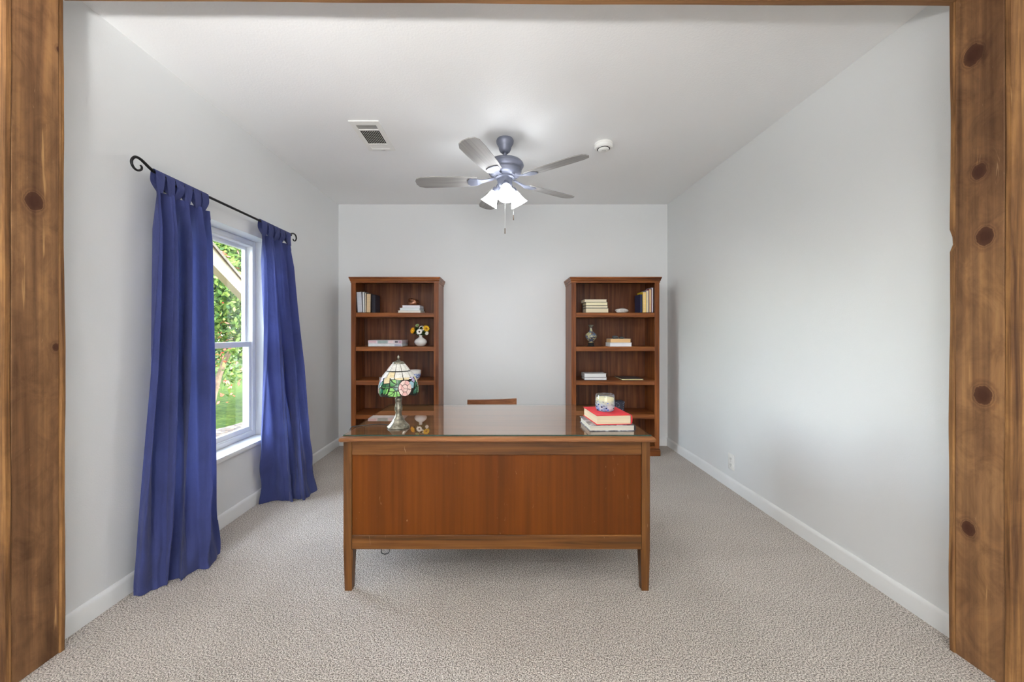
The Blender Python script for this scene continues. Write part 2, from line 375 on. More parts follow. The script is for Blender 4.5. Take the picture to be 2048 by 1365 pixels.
def head_casing(y0, y1, z0, z1, seed, amp):
    f = wav(seed, amp); g = G(); rows = []
    for i in range(101):
        x = JL-.0+(JR-JL)*i/100; e = z0+.012-.02*i/100+f(x)
        rows.append([g.bm.verts.new(p) for p in ((x, y0, e), (x, y1, e), (x, y1, z1), (x, y0, z1))])
    for A, B in zip(rows, rows[1:]):
        for k in range(4): g.bm.faces.new((A[k], A[(k+1) % 4], B[(k+1) % 4], B[k]))
    g.bm.faces.new(rows[0][::-1]); g.bm.faces.new(rows[-1]); g.make('casing_board', M_PINE_H, th, smooth=40)
head_casing(YF, YF+.02, HZ-.002, ZC-.001, 21, .002); head_casing(Y0-.022, Y0, HZ, ZC-.02, 22, .002)

# ---- window: single-hung, in a painted reveal with a sill
wi = sempty('window_1', (0, 0, 0)); FX0, FX1 = XL-WALLT+.005, XL-.115
def frame(name, parent, x0, x1, y0, y1, z0, z1, wy, wzb, wzt, m=M_VINYL):
    g = G(); g.box((x0, y0, z0), (x1, y0+wy, z1), .003); g.box((x0, y1-wy, z0), (x1, y1, z1), .003)
    g.box((x0, y0+wy, z0), (x1, y1-wy, z0+wzb), .003); g.box((x0, y0+wy, z1-wzt), (x1, y1-wy, z1), .003); return g.make(name, m, parent)
frame('window_frame', wi, FX0, FX1, OY0+.001, OY1-.001, OZ0+.001, OZ1-.001, .035, .035, .035)
frame('window_stop', wi, FX0+.02, FX1+.006, OY0+.036, OY1-.036, OZ0+.036, OZ1-.036, .012, .01, .012)
ZM = 1.155
up = frame('upper_sash', wi, FX0+.012, FX0+.042, OY0+.037, OY1-.037, ZM-.02, OZ1-.037, .032, .034, .036)
lo = frame('lower_sash', wi, FX0+.044, FX0+.074, OY0+.037, OY1-.037, OZ0+.037, ZM+.02, .036, .042, .040)
G().box((FX0+.024, OY0+.068, ZM+.013), (FX0+.028, OY1-.068, OZ1-.072)).make('pane', M_GLASS, up)
G().box((FX0+.057, OY0+.072, OZ0+.078), (FX0+.061, OY1-.072, ZM-.019)).make('pane', M_GLASS, lo)
g = G(); yc = (OY0+OY1)/2; g.box((FX0+.046, yc-.03, ZM+.02), (FX0+.07, yc+.03, ZM+.03), .002); g.tube([(FX0+.058, yc-.01, ZM+.034), (FX0+.058, yc+.035, ZM+.036)], .006)
g.make('sash_lock', M_VINYL, lo, smooth=40)
g = G(); g.box((FX0+.03, OY0+.0005, OZ0-.03), (XL, OY1-.0005, OZ0)); g.box((XL, OY0-.02, OZ0-.03), (XL+.022, OY1+.02, OZ0), .004, 2)
g.make('window_sill', M_TRIM, wi, smooth=40)

# ------------------------------------------------------------------ outdoors
M_GRASS = NT('grass')
nz = M_GRASS.n('TexNoise', {'Vector': M_GRASS.obj(rnd=False), 'Scale': 9.0, 'Detail': 8.0, 'Roughness': .75}).outputs[0]
M_GRASS.set(Base_Color=M_GRASS.ramp(nz, [(.3, srgb(22, 36, 9)), (.5, srgb(46, 62, 19)), (.68, srgb(76, 86, 38))]), Roughness=.95, Specular_IOR_Level=.05); M_GRASS.bump(nz, 1.0, .05); M_GRASS = M_GRASS.m
M_MULCH = NT('mulch')
nz = M_MULCH.n('TexVoronoi', {'Vector': M_MULCH.obj(rnd=False), 'Scale': 22.0}).outputs['Color']
M_MULCH.set(Base_Color=M_MULCH.ramp(nz, [(.2, srgb(34, 24, 18)), (.6, srgb(62, 48, 36)), (.9, srgb(96, 80, 62))]), Roughness=.95); M_MULCH.bump(nz, 1.0, .03); M_MULCH = M_MULCH.m
def leafmat(name, c1, c2, c3):
    t = NT(name); ge = t.n('NewGeometry'); c = t.ramp(ge.outputs['Random Per Island'], [(.1, c1), (.5, c2), (.9, c3)])
    t.set(Base_Color=c, Roughness=.6, Specular_IOR_Level=.15); tl = t.n('BsdfTranslucent', {'Color': c}); mx = t.n('MixShader', {0: .35, 1: t.b.outputs[0], 2: tl.outputs[0]}); t.l(mx.outputs[0], t.out.inputs[0]); return t.m
M_LEAF = leafmat('leaf_green', srgb(32, 54, 16), srgb(62, 84, 29), srgb(98, 112, 52))
M_LEAF2 = leafmat('leaf_deep_green', srgb(20, 40, 15), srgb(38, 62, 22), srgb(64, 84, 36))
M_FLOWER = leafmat('crepe_flower', srgb(190, 70, 48), srgb(196, 92, 80), srgb(206, 120, 108))
M_BARK = plain('bark', srgb(104, 84, 66), .9, var=.35, scale=18)
g = G(); g.grid(lambda u, v: (-40+38.05*u, -14+54*v, -.16+.05*math.sin(u*31)*math.sin(v*23)), 40, 50); struct(g.make('lawn', M_GRASS))
g = G(); rr = random.Random(3)
g.grid(lambda u, v: (-4.15-.35*math.sin(v*17)+(2.17+.35*math.sin(v*17))*u, 1.0+7.5*v, -.085+.02*math.sin(u*19+v*30)), 24, 60)
mu = g.make('mulch_bed', M_MULCH); tag(mu, 'bed of brown wood mulch shaded by the house wall under the window', 'mulch'); mu['kind'] = 'stuff'
struct(G().box((XL-WALLT-.55, YF-2, ZC+.02), (XL-WALLT, YB+6, ZC+.16)).make('eave', M_TRIM))
# painted diagonal brace of the porch seen high in the window
bx = -2.95
def onx(x, y, X): Y = FPX*abs(X)/(1000-x); return Vector((X, Y, pz(y, Y)))
u0, u1, l0, l1 = onx(405, 470, bx), onx(500, 582, bx), onx(405, 508, bx), onx(500, 606, bx)
du = u1-u0; u0 -= du*.9; l0 -= (l1-l0)*.9; u1 += du*.5; l1 += (l1-l0)*.25
g = G(); d = Vector((-.09, 0, 0)); g.hexa([l0, l1, l1+d, l0+d, u0, u1, u1+d, u0+d]); g2 = G(); e = Vector((.02, 0, 0)); f = Vector((-.12, 0, 0)); h = Vector((0, 0, .035))
g2.hexa([u0+e, u1+e, u1+f, u0+f, u0+e+h, u1+e+h, u1+f+h, u0+f+h])
br = thing('porch_rake', 'cream sloping roof-edge board outside the upper window sash', 'roof trim')
g.make('rake_board', paint('porch_cream', srgb(122, 108, 82)), br); g2.make('drip_edge', paint('porch_tan', srgb(78, 62, 42)), br)
g = G(); pz1 = min(u1.z, l1.z); g.box((bx-.09, u1.y-.05, -.064), (bx, u1.y+.06, l1.z+.1)); g.make('post', paint('porch_post', srgb(122, 108, 82)), br)

def leaves_mesh(name, n, cen, rad, size, seed, m, shell=.55, droop=0):
    r = np.random.default_rng(seed); V = np.zeros((n*4, 3)); F = []
    d = r.normal(size=(n, 3)); d /= np.linalg.norm(d, axis=1)[:, None]; k = (shell+(1-shell)*r.random(n))[:, None]
    # clumps
    cl = r.normal(size=(60, 3)); cl /= np.linalg.norm(cl, axis=1)[:, None]; pick = cl[r.integers(0, 60, n)]
    P = (pick*k*.86+d*.30)*np.array(rad)+np.array(cen); P[:, 2] -= droop*r.random(n)**2
    a = r.normal(size=(n, 3)); a /= np.linalg.norm(a, axis=1)[:, None]; b = np.cross(a, r.normal(size=(n, 3))); b /= np.linalg.norm(b, axis=1)[:, None]
    s = size*(.6+.8*r.random(n))[:, None]
    V[0::4] = P-a*s; V[1::4] = P+b*s*.5; V[2::4] = P+a*s; V[3::4] = P-b*s*.5
    idx = np.arange(n*4).reshape(n, 4); me = bpy.data.meshes.new(name); me.from_pydata(V.tolist(), [], idx.tolist()); me.materials.append(m); return me
def tree(label, base, h, rad, seed, leafm, n, size, flowers=0, group=None, lean=(0, 0), droop=.5):
    t = thing('crepe_myrtle_tree' if flowers else 'garden_tree', label, 'tree', base, group=group); rr = random.Random(seed); g = G()
    for k in range(5 if flowers else 3):
        a = rr.uniform(0, 6.28); top = Vector((lean[0]+math.cos(a)*rad[0]*.55, lean[1]+math.sin(a)*rad[1]*.55, h+rr.uniform(-.2, .5)))
        g.tube(catmull([(.05*math.cos(a), .05*math.sin(a), -.1), (top.x*.25, top.y*.25, h*.4), (top.x*.65, top.y*.65, h*.75), top], 4), [.055-.0032*q for q in range(13)], 6)
    g.make('trunk', M_BARK, t, smooth=60)
    fo = link('foliage', leaves_mesh('foliage', n, (lean[0], lean[1], h), rad, size, seed, leafm, .35, droop), None, t); fo['kind'] = 'stuff'
    if flowers:
        fl = link('blossoms', leaves_mesh('blossoms', flowers, (lean[0], lean[1], h), tuple(q*1.02 for q in rad), size*.8, seed+9, M_FLOWER, .75, droop), None, t); fl['kind'] = 'stuff'
    return t
tree('leafy crepe myrtle with coral blossoms just outside the window', (-5.0, 6.6, -.15), 2.25, (1.5, 1.6, 1.75), 1, M_LEAF, 24000, .040, 700, lean=(.2, .2), droop=.3)
tree('second crepe myrtle farther down the lawn behind the flowering one', (-8.6, 10.6, -.15), 2.6, (2.2, 2.2, 2.3), 2, M_LEAF, 14000, .07, 300)
tree('dark green tree at the far edge of the lawn, right of the crepe myrtles', (-10.2, 18.5, -.15), 3.0, (2.6, 2.6, 2.6), 3, M_LEAF2, 11000, .12)
tree('dark green tree at the far edge of the lawn, behind the crepe myrtles', (-16.5, 16.5, -.15), 3.2, (2.6, 2.6, 2.8), 4, M_LEAF2, 11000, .12)
tree('dark green tree at the far left of the lawn', (-14, 8.5, -.15), 3.0, (3, 3, 2.7), 5, M_LEAF2, 6000, .14)

# ------------------------------------------------------------------ curtains and rod
RX, RZ = XL+.075, 2.035; RY0, RY1 = 1.905, 3.175
ro = thing('curtain_rod', 'black iron curtain rod with scroll ends above the window', 'curtain rod')
G().tube([(RX, RY0, RZ), (RX, RY1, RZ)], .0075, 12).make('rod', M_IRON, ro, smooth=40)
def onrod(x, y): Y = FPX*abs(RX)/(1000-x); return (RX, Y, pz(y, Y))
sL = [(306, 342), (298, 335), (288, 325), (280, 318), (271, 314), (264.5, 318), (263, 325), (266, 333), (272, 339.5), (278, 341), (283, 339), (283.5, 334), (281, 331)]
sR = [(578, 469), (582, 468), (586, 467.5), (589.5, 469), (592, 473), (592.5, 478), (590.5, 482), (587.5, 481.5), (586, 478)]
for s_ in (sL, sR):
    P = catmull([onrod(*p) for p in s_], 5); n = len(P); g = G(); g.tube(P, [.0075-.0035*i/n for i in range(n)], 10)
    g.make('scroll_finial', M_IRON, ro, smooth=50)
for y in (2.06, 3.05):
    g = G(); g.tube(catmull([(RX, y, RZ-.008), (RX-.02, y, RZ-.022), (XL+.006, y, RZ-.02)], 5), .005, 8); g.box((XL, y-.012, RZ-.05), (XL+.005, y+.012, RZ+.01), .001)
    g.make('bracket', M_IRON, ro, smooth=40)

def curtain(label, y0, y1, bottom, nf, phase, amp, deep, tabs, taby, power, seed):
    c = thing('curtain', label, 'curtain', group='blue tab-top curtains'); HZ0 = 1.945
    bt = catmull([(p[0], p[1], 0) for p in bottom], 12); nb = len(bt)-1
    rr = random.Random(seed); wr = [(rr.uniform(8, 20), rr.uniform(6, 16), rr.uniform(0, 6)) for _ in range(5)]
    def pos(u, v):
        T = Vector((RX, y0+(y1-y0)*u, 0)); k = u*nb; i = min(int(k), nb-1); B = bt[i].lerp(bt[i+1], k-i)
        w = v**power; P = T.lerp(B, w)
        b2 = bt[min(i+1, nb)]-bt[i]; tg = Vector((0, y1-y0, 0)).normalized().lerp(b2.normalized(), w); nrm = Vector((tg.y, -tg.x, 0)).normalized()
        A = interp(amp, v)[0]; ph = 2*PI*(nf*u)+phase+.5*math.sin(2.2*v+seed)
        s = math.sin(ph); s = math.copysign(abs(s)**.8, s)
        off = A*s+A*.35*math.sin(2.1*ph+1.3+2*v)+A*.25
        for dc, dw, dd, v0, v1 in deep:
            if v0 < v < v1:
                q = math.sin(PI*(v-v0)/(v1-v0))**.5; off -= dd*q*math.exp(-((u-dc)/dw)**2)
        low = max(0, (v-.72)/.28); off += .006*low*sum(math.sin(a*u+b*v*3+d) for a, b, d in wr)
        P = P+nrm*off+tg*(A*.5*math.cos(ph)*min(1, 4*u*(1-u)+.1))
        z = HZ0*(1-v)+.004+.012*math.sin(PI*min(1, v*3))*math.sin(9*u)*(1-v)
        P.x = max(P.x, XL+.03); P.z = z; return P
    g = G(); g.grid(pos, 170, 90); g.make('curtain_panel', M_CURTAIN, c, smooth=180)
    # stitched hem line at the foot and header band at the top, slightly proud of the cloth
    for nm, va, vb in (('bottom_hem', .905, .998), ('header_band', .001, .028)):
        g = G(); g.grid(lambda u, v: pos(u, va+(vb-va)*v)+Vector((.0022, 0, 0)), 170, 6); g.make(nm, M_CURTAIN, c, smooth=180)
    for (ya, yb, ua) in taby:
        g = G(); yc = (ya+yb)/2; hw = (yb-ya)/2; pb = pos(ua, .006)
        path = [(pb.x+.0006, pb.z, .62), (RX+.016, RZ-.05, .8), (RX+.0135, RZ-.01, .97), (RX+.009, RZ+.009, 1.0), (RX, RZ+.0125, 1.0), (RX-.009, RZ+.009, 1.0), (RX-.0135, RZ-.01, .97), (RX-.014, RZ-.05, .8), (pb.x-.003, pb.z, .62)]
        PP = catmull([(a, b, w) for a, b, w in path], 4); yb_ = pb.y
        for i, p in enumerate(PP):
            k = max(0, (RZ-p.y)/(RZ-pb.z)) if RZ > p.y else 0
            cy = yc+(yb_-yc)*k
            row = [g.bm.verts.new((p.x, cy+hw*p.z*q, p.y)) for q in (-1, -.33, .33, 1)]
            if i:
                for a in range(3): g.bm.faces.new((prev[a], prev[a+1], row[a+1], row[a]))
            prev = row
        g.make('tab', M_CURTAIN, c, smooth=60)
    return c
def tabset(y0, y1, n, fill=.96):
    s = (y1-y0)/n; return [(y0+s*i+s*(1-fill)/2, y0+s*(i+1)-s*(1-fill)/2, (i+.5)/n) for i in range(n)]
curtain('long blue tab-top curtain at the near side of the window, flaring onto the carpet', 1.905, 2.262,
        [(-1.724, 1.832), (-1.659, 1.869), (-1.655, 1.92), (-1.628, 1.965), (-1.58, 2.0), (-1.545, 2.06), (-1.572, 2.18)],
        4.0, .4, [(0, .018), (.1, .038), (.5, .042), (.8, .034), (1, .016)], [(.47, .035, .06, .02, .66)], None, tabset(1.91, 2.262, 6), 1.5, 2)
curtain('long blue tab-top curtain at the far side of the window, swept toward the desk', 2.752, 3.15,
        [(-1.735, 2.865), (-1.60, 2.85), (-1.54, 2.90), (-1.485, 2.885), (-1.43, 2.93), (-1.47, 3.03), (-1.60, 3.09)],
        3.5, 1.2, [(0, .015), (.1, .032), (.5, .042), (1, .026)], [(.45, .05, .03, .2, .9)], None, tabset(2.757, 3.148, 5), 1.25, 5)

# ------------------------------------------------------------------ bookcases
def bookcase(label, x0, x1):
    yf, yb = 3.915, YB-.016; w = x1-x0; t = thing('bookcase', label, 'bookcase', ((x0+x1)/2, yf, 0), group='matching open bookcases')
    h = w/2; D = yb-yf; st = .047; bv = .002
    for s in (-1, 1):
        G().box((s*h-(.02 if s > 0 else 0), .018, .075), (s*h+(.02 if s < 0 else 0), D, 1.775), bv).make('side_panel', M_BOOKCASE, t)
        a, b = (s*h, s*(h-st)); G().box((min(a, b), 0, .075), (max(a, b), .018, 1.742), bv).make('face_stile', M_BOOKCASE, t)
    G().box((-h+.02, D-.012, .075), (h-.02, D, 1.775)).make('back_panel', M_BACKPANEL, t)
    # crown moulding with a stepped cove
    prof = [(0, 1.742), (-.004, 1.742), (-.004, 1.756), (-.011, 1.768), (-.011, 1.776), (-.018, 1.788), (-.018, 1.8), (.012, 1.8), (.012, 1.742)]
    g = G(); rings = []
    for (sx, sy) in ((-1, 1), (-1, 0), (1, 0), (1, 1)):
        rings.append([g.bm.verts.new((sx*(h-d), (d if sy == 0 else D), z)) for d, z in prof])
    for A, B in zip(rings, rings[1:]):
        for k in range(len(prof)): g.bm.faces.new((A[k], A[(k+1) % len(prof)], B[(k+1) % len(prof)], B[k]))
    g.bm.faces.new(rings[0]); g.bm.faces.new(rings[-1][::-1]); g.make('crown_moulding', M_BOOKCASE_H, t)
    G().box((-h+.02, .02, 1.776), (h-.02, D-.001, 1.794)).make('top_board', M_BOOKCASE_H, t)
    g = G(); g.box((-h-.008, -.008, 0), (h+.008, D, .062), .003); g.box((-h-.004, -.004, .062), (h+.004, D, .074), .003); g.make('plinth', M_BOOKCASE_H, t)
    for z in (.075+.02, .417, .760, 1.100, 1.442):
        th = .046 if z > .2 else .02
        G().box((-h+.021, .006, z-th), (h-.021, D-.013, z), .002).make('shelf', M_BOOKCASE_H, t)
    return t
bookcase('tall cherry-brown open bookcase on the window side, behind the stained-glass lamp', px(702, 3.915), px(877, 3.915))
bookcase('tall cherry-brown open bookcase on the right, behind the red book and candle', px(1143, 3.915), px(1319, 3.915))
S1, S2, S3, S4 = 1.4425, 1.1005, .7605, .4175; YS = 3.945

PGC = {}
def mpage(c):
    if c not in PGC: PGC[c] = pages('pages_%d_%d_%d' % c, srgb(*c))
    return PGC[c]
CVC = {}
def mcover(c, rough=.45):
    if c not in CVC: CVC[c] = plain('cover_%d_%d_%d' % c, srgb(*c), rough, var=.1)
    return CVC[c]
def book(label, x0, x1, y0, z0, T, D, cover, page, upright=False, H=.2, tilt=0.0, spine_front=False, rz=0.0, group=None, name='book'):
    """flat: x0..x1 wide, D deep from y0, T thick from z0; upright: x0..x1 is the thickness, H the height"""
    if upright: Wd, Th = H, x1-x0
    else: Wd, Th = x1-x0, T
    c = min(.0026, Th*.14); e = .004
    if upright: loc, rot = ((x0+x1)/2, y0+D/2, z0+.0006+abs(math.sin(tilt))*Th/2), (0, tilt, 0)
    else: loc, rot = ((x0+x1)/2, y0+D/2, z0+.0003), (0, 0, (PI if spine_front else 0)+rz)
    t = thing(name, label, 'book', loc, rot, group)
    def put(a, b, nm, m, bev=.0008):
        # a,b in flat local coords (x across, y depth, z thickness from 0)
        if upright: A = (a[2]-Th/2, a[1], a[0]+Wd/2); B = (b[2]-Th/2, b[1], b[0]+Wd/2)
        else: A, B = a, b
        return (A, B)
    g = G()
    for a, b in (((-Wd/2, -D/2, 0), (Wd/2, D/2, c)), ((-Wd/2, -D/2, Th-c), (Wd/2, D/2, Th)), ((-Wd/2, D/2-c, c), (Wd/2, D/2, Th-c))):
        A, B = put(a, b, '', None); g.box(A, B, .0006)
    cv = g.make('cover', mcover(cover), t)
    g = G(); n = 5; A, B = put((-Wd/2+e, -D/2+e, c), (Wd/2-e, D/2-c, Th-c), '', None); g.box(A, B, .0)
    pg = mpage(page); g.make('pages', pg, t)
    return t
W_, CR, TN = (232, 232, 230), (236, 222, 190), (214, 186, 146)
gA = 'upright books on the top shelf of the window-side bookcase'
def ub(label, xa, xb, ytop, cover, page, tilt=0.0, D=.15, g=None, dy=0.0):
    book(label, px(xa, YS), px(xb, YS), YS+dy, S1, 0, D, cover, page, True, (625.5-ytop)*YS/FPX, tilt, group=g)
ub('thick pale grey paged book leaning outward, first in the window-side top shelf row', 714.9, 725.4, 583.3, (70, 66, 74), (206, 208, 214), -.055, g=gA)
ub('thin white book beside the thick grey one on the window-side top shelf', 726.0, 729.0, 583.6, (196, 198, 200), (238, 238, 234), -.03, g=gA)
ub('thin cream book between the white and the tan one on the window-side top shelf', 729.4, 731.8, 585.5, (44, 40, 40), (240, 230, 206), 0.0, g=gA)
ub('tan paged book upright on the window-side top shelf', 732.2, 741.2, 587.0, (58, 48, 44), TN, .012, g=gA)
ub('dark navy book at the inner end of the window-side top shelf row', 742.6, 749.5, 589.0, (26, 28, 44), (46, 44, 52), 0.0, g=gA, dy=.02)
gB = 'white books stacked under the glass ornament'
def fb(label, xa, xb, yt, yb, zb, cover, page, D=.2, Y=YS, g=None, **k):
    T = (yb-yt)*Y/FPX; book(label, px(xa, Y), px(xb, Y), Y, zb, T, D, cover, page, group=g, **k); return zb+T+.0004
z = fb('widest white book at the bottom of the stack of three under the bronze ornament', 795.6, 841.5, 622.0, 626.6, S1, (226, 222, 212), (240, 236, 226), .21, g=gB)
z = fb('middle white book of the stack of three under the bronze ornament', 799, 839.6, 616.6, 621.6, z, (206, 212, 214), (234, 240, 240), .2, g=gB)
z = fb('smallest white book, top of the stack of three under the bronze ornament', 804, 840, 611, 616.2, z, (214, 214, 220), (240, 240, 244), .18, g=gB)
M_ORN = plain('bronze_glass', srgb(132, 84, 58), .14, .55, .5, var=.6, scale=45)
g = G(); g.blob((px(825.5, 4.03), 4.04, z+.032), .062, .055, .042, .16, 4, 4, .75)
o = g.make('ornament', M_ORN, smooth=60); tag(o, 'shiny bronze-brown rounded ornament resting on the white book stack', 'ornament')
# second shelf: two wide picture books and a bud vase
def picture_book(label, xa, xb, yt, yb, zb, stripes, base):
    T = (yb-yt)*YS/FPX; t = thing('picture_book', label, 'book', ((px(xa, YS)+px(xb, YS))/2, YS+.13, zb+.0004), group='wide picture books'); Wd = px(xb, YS)-px(xa, YS)
    G().box((-Wd/2, -.13, 0), (Wd/2, .13, T), .0025).make('cover', mcover(base), t)
    G().box((-Wd/2-.0004, -.124, .003), (-Wd/2+.01, .122, T-.003)).make('pages', mpage((240, 238, 236)), t)
    for k0, k1, z0, z1, c in stripes:
        G().box((-Wd/2+Wd*k0, -.1309, T*z0), (-Wd/2+Wd*k1, -.1295, T*z1)).make('spine_print', mcover(c), t)
    return zb+T+.001
z = picture_book('wide white picture book under the pink one beside the flower vase', 736, 804, 688.2, 693.4, S2, [(.78, .98, .1, .85, (178, 178, 196)), (.02, .76, .55, .62, (206, 210, 212))], (228, 231, 233))
z = picture_book('wide pale pink picture book on top of the white one beside the flower vase', 736, 804, 681, 688, z, [(.28, .58, .1, .95, (158, 172, 170)), (.02, .24, .35, .9, (226, 190, 198)), (.60, .74, .2, .9, (236, 214, 216)), (.79, .88, .3, .85, (92, 82, 92)), (.9, .985, .1, .9, (196, 160, 178))], (226, 216, 222))
vx, vy = px(841, 4.02), 4.03
v = thing('flower_vase', 'squat white vase filled with yellow and white daisies', 'vase', (vx, vy, S2))
M_PORC = plain('white_porcelain', srgb(236, 233, 228), .2, 0, .4, var=.02)
g = G(); g.lathe([(0, .001), (.03, .001), (.036, .004), (.055, .02), (.065, .04), (.063, .055), (.05, .072), (.028, .086), (.017, .094), (.0155, .106), (.019, .116), (.016, .117), (.012, .108), (.0, .104)], seg=32)
g.make('vase_body', M_PORC, v, smooth=70)
def flower(c, dirn, r, pet, cen, n=12, rc=.3):
    d = Vector(dirn).normalized(); Mx = Matrix.Translation(c) @ d.to_track_quat('Z', 'Y').to_matrix().to_4x4(); g = G()
    for k in range(n):
        a = 2*PI*k/n; w = r*.2
        P = [(.25*r, -w*.5, .0), (.65*r, -w, .1*r), (r, 0, .02*r), (.65*r, w, .1*r), (.25*r, w*.5, 0)]
        R = Matrix.Rotation(a, 4, 'Z'); lo = [g.bm.verts.new(Mx @ R @ Vector(p)) for p in P]; hi = [g.bm.verts.new(Mx @ R @ (Vector(p)+Vector((0, 0, .0015)))) for p in P]
        g.bm.faces.new(lo[::-1]); g.bm.faces.new(hi)
        for i in range(5): g.bm.faces.new((lo[i], lo[(i+1) % 5], hi[(i+1) % 5], hi[i]))
    f = g.make('flower_head', pet, v); g = G(); g.lathe([(0, .28*r), (rc*r*.7, .2*r), (rc*r, .02*r), (0, -.05*r)], mat=Mx, seg=12); g.make('flower_centre', cen, f, smooth=60)
M_YEL = plain('yellow_petal', srgb(238, 186, 24), .6); M_YEL2 = plain('golden_petal', srgb(240, 170, 20), .6); M_WPET = plain('white_petal', srgb(244, 242, 232), .6); M_DCEN = plain('dark_flower_centre', srgb(50, 34, 22), .8); M_OCEN = plain('amber_flower_centre', srgb(176, 104, 16), .8)
M_STEM = plain('flower_green', srgb(62, 92, 48), .7, var=.3)
def fpos(x, y, dy): Y = vy+dy; return Vector((px(x, Y)-vx, dy, pz(y, Y)-S2))
for x, y, dy, dr, r, pm, cm in ((825.5, 661.5, -.02, (-.75, -1, .25), .036, M_YEL2, M_YEL), (852.5, 657.5, -.01, (.55, -1, .35), .039, M_YEL, M_OCEN), (838.7, 664, -.05, (-.05, -1, .2), .034, M_WPET, M_DCEN), (843.6, 657.5, -.02, (.1, -1, .45), .033, M_WPET, M_DCEN), (853.5, 666.8, -.02, (.7, -1, -.2), .022, M_WPET, M_WPET), (834.5, 651.3, .01, (-.2, -1, .8), .022, plain('bud_green', srgb(176, 196, 130), .7), M_STEM)):
    c = fpos(x, y, dy); flower(c, dr, r, pm, cm)
    G().tube(catmull([(0, 0, .09), (c.x*.4, c.y*.4, .125), c-Vector(dr).normalized()*.006], 4), .0022, 6).make('stem', M_STEM, v, smooth=60)
me = leaves_mesh('greenery', 280, (0.0, .005, .158), (.072, .05, .046), .021, 12, M_LEAF2, .3); o = link('greenery', me, None, v); o['kind'] = 'stuff'
# third shelf, partly behind the lamp
z = fb('small pale book lying flat half hidden behind the stained-glass lamp', 758, 802, 756, 761, S3, (196, 190, 196), (238, 232, 224), .16)
mi = thing('blue_white_cup', 'white cup with a blue painted band peeking out behind the lamp shade', 'cup', (px(829, 4.0), 4.0, S3))
g = G(); g.lathe([(0, .001), (.04, .001), (.043, .006), (.058, .03), (.066, .065), (.068, .096), (.064, .096), (.06, .07), (.05, .02), (0, .012)], seg=36); g.make('cup_body', M_PORC, mi, smooth=60)
g = G(); g.lathe([(.0535, .02), (.0595, .03), (.0665, .062), (.0655, .063), (.058, .031), (.0525, .021), (.0535, .02)], seg=36)
t = NT('blue_glaze'); nz = t.n('TexNoise', {'Vector': t.obj(), 'Scale': 60.0, 'Detail': 3.0}).outputs[0]; t.set(Base_Color=t.ramp(nz, [(.42, srgb(36, 66, 150)), (.6, srgb(190, 206, 232))]), Roughness=.2)
g.make('painted_band', t.m, mi, smooth=60)

# right bookcase
gC = 'cream paged books in the four-book stack'
z = fb('thickest cream paged book at the bottom of the stack of four', 1171.5, 1217.5, 616.2, 625.4, S1, (40, 34, 34), CR, .17, g=gC)
z = fb('cream paged book second from the bottom of the stack of four', 1171.5, 1216, 610.6, 616, z, (36, 34, 36), (238, 226, 196), .165, g=gC)
z = fb('cream paged book third from the bottom of the stack of four', 1171.5, 1215.6, 604, 610.4, z, (38, 32, 32), (240, 230, 192), .17, g=gC)
z = fb('cream paged book on top of the stack of four', 1169, 1213.8, 598, 603.6, z, (206, 198, 180), (240, 228, 200), .16, g=gC)
g = G(); g.blob((px(1243, 4.0), 4.0, S1+.021), .066, .05, .027, .22, 8, 4, .75)
o = g.make('stone', plain('white_quartz', srgb(206, 200, 194), .6, var=.25, scale=60), smooth=50); tag(o, 'rough whitish stone lying alone on the right bookcase top shelf', 'stone')
gD = 'upright books on the top shelf of the right bookcase'
def ub2(label, xa, xb, ytop, cover, page, D=.16, tilt=0): ub(label, xa, xb, ytop, cover, page, tilt, D, gD)
ub2('navy blue book, first of the upright row on the right bookcase', 1280.5, 1285.0, 588.6, (30, 38, 70), (36, 44, 74))
ub2('book with a bright yellow cover in the upright row on the right bookcase', 1285.6, 1292.2, 583.5, (236, 196, 30), (238, 208, 150))
ub2('tall cream paged book between the yellow and the red one', 1292.6, 1297.4, 580.5, (150, 150, 170), (240, 226, 188))
ub2('book with a dark red cover in the upright row on the right bookcase', 1298, 1303, 578, (128, 34, 36), (222, 196, 152))
ub2('tallest thin white book against the outer side of the right bookcase', 1303.6, 1306.4, 575, (170, 160, 180), (238, 236, 236))
# enamel vase
t = NT('cloisonne_enamel'); vz = t.n('TexVoronoi', {'Vector': t.obj(), 'Scale': 62.0}); c = t.ramp(vz.outputs['Color'], [(.15, srgb(34, 38, 66)), (.4, srgb(92, 106, 132)), (.6, srgb(176, 168, 120)), (.8, srgb(60, 64, 100)), (.95, srgb(128, 98, 70))])
t.set(Base_Color=c, Roughness=.18, Coat_Weight=.6)
cv = thing('enamel_vase', 'small blue and gold enamel vase on a black stand', 'vase', (px(1182, 4.0), 4.0, S2))
G().lathe([(0, .0005), (.034, .0005), (.035, .008), (.028, .014), (.026, .028), (.031, .034), (.031, .038), (0, .038)], seg=28).make('stand', M_DARK, cv, smooth=50)
G().lathe([(0, .039), (.024, .039), (.025, .045), (.022, .05), (.038, .062), (.055, .085), (.060, .103), (.054, .124), (.036, .142), (.022, .152), (.015, .166), (.012, .185), (.014, .196), (.0, .196)], seg=36).make('vase_body', t.m, cv, smooth=70)
G().lathe([(.0135, .196), (.016, .2), (.022, .211), (.024, .219), (.021, .22), (.015, .212), (.0, .208)], seg=28).make('rim', M_BRONZE, cv, smooth=60)
G().lathe([(.0258, .040), (.0275, .041), (.0275, .045), (.0258, .046)], seg=28).make('foot_ring', plain('brass', srgb(190, 160, 90), .3, .9), cv, smooth=60)
z = fb('white book under the tan one beside the enamel vase', 1219.8, 1264, 685.4, 693.0, S2, (228, 228, 232), (240, 240, 242), .16)
z = fb('tan paged book under the two dark stones', 1221, 1262, 677.2, 685, z, (214, 196, 170), (226, 184, 130), .15)
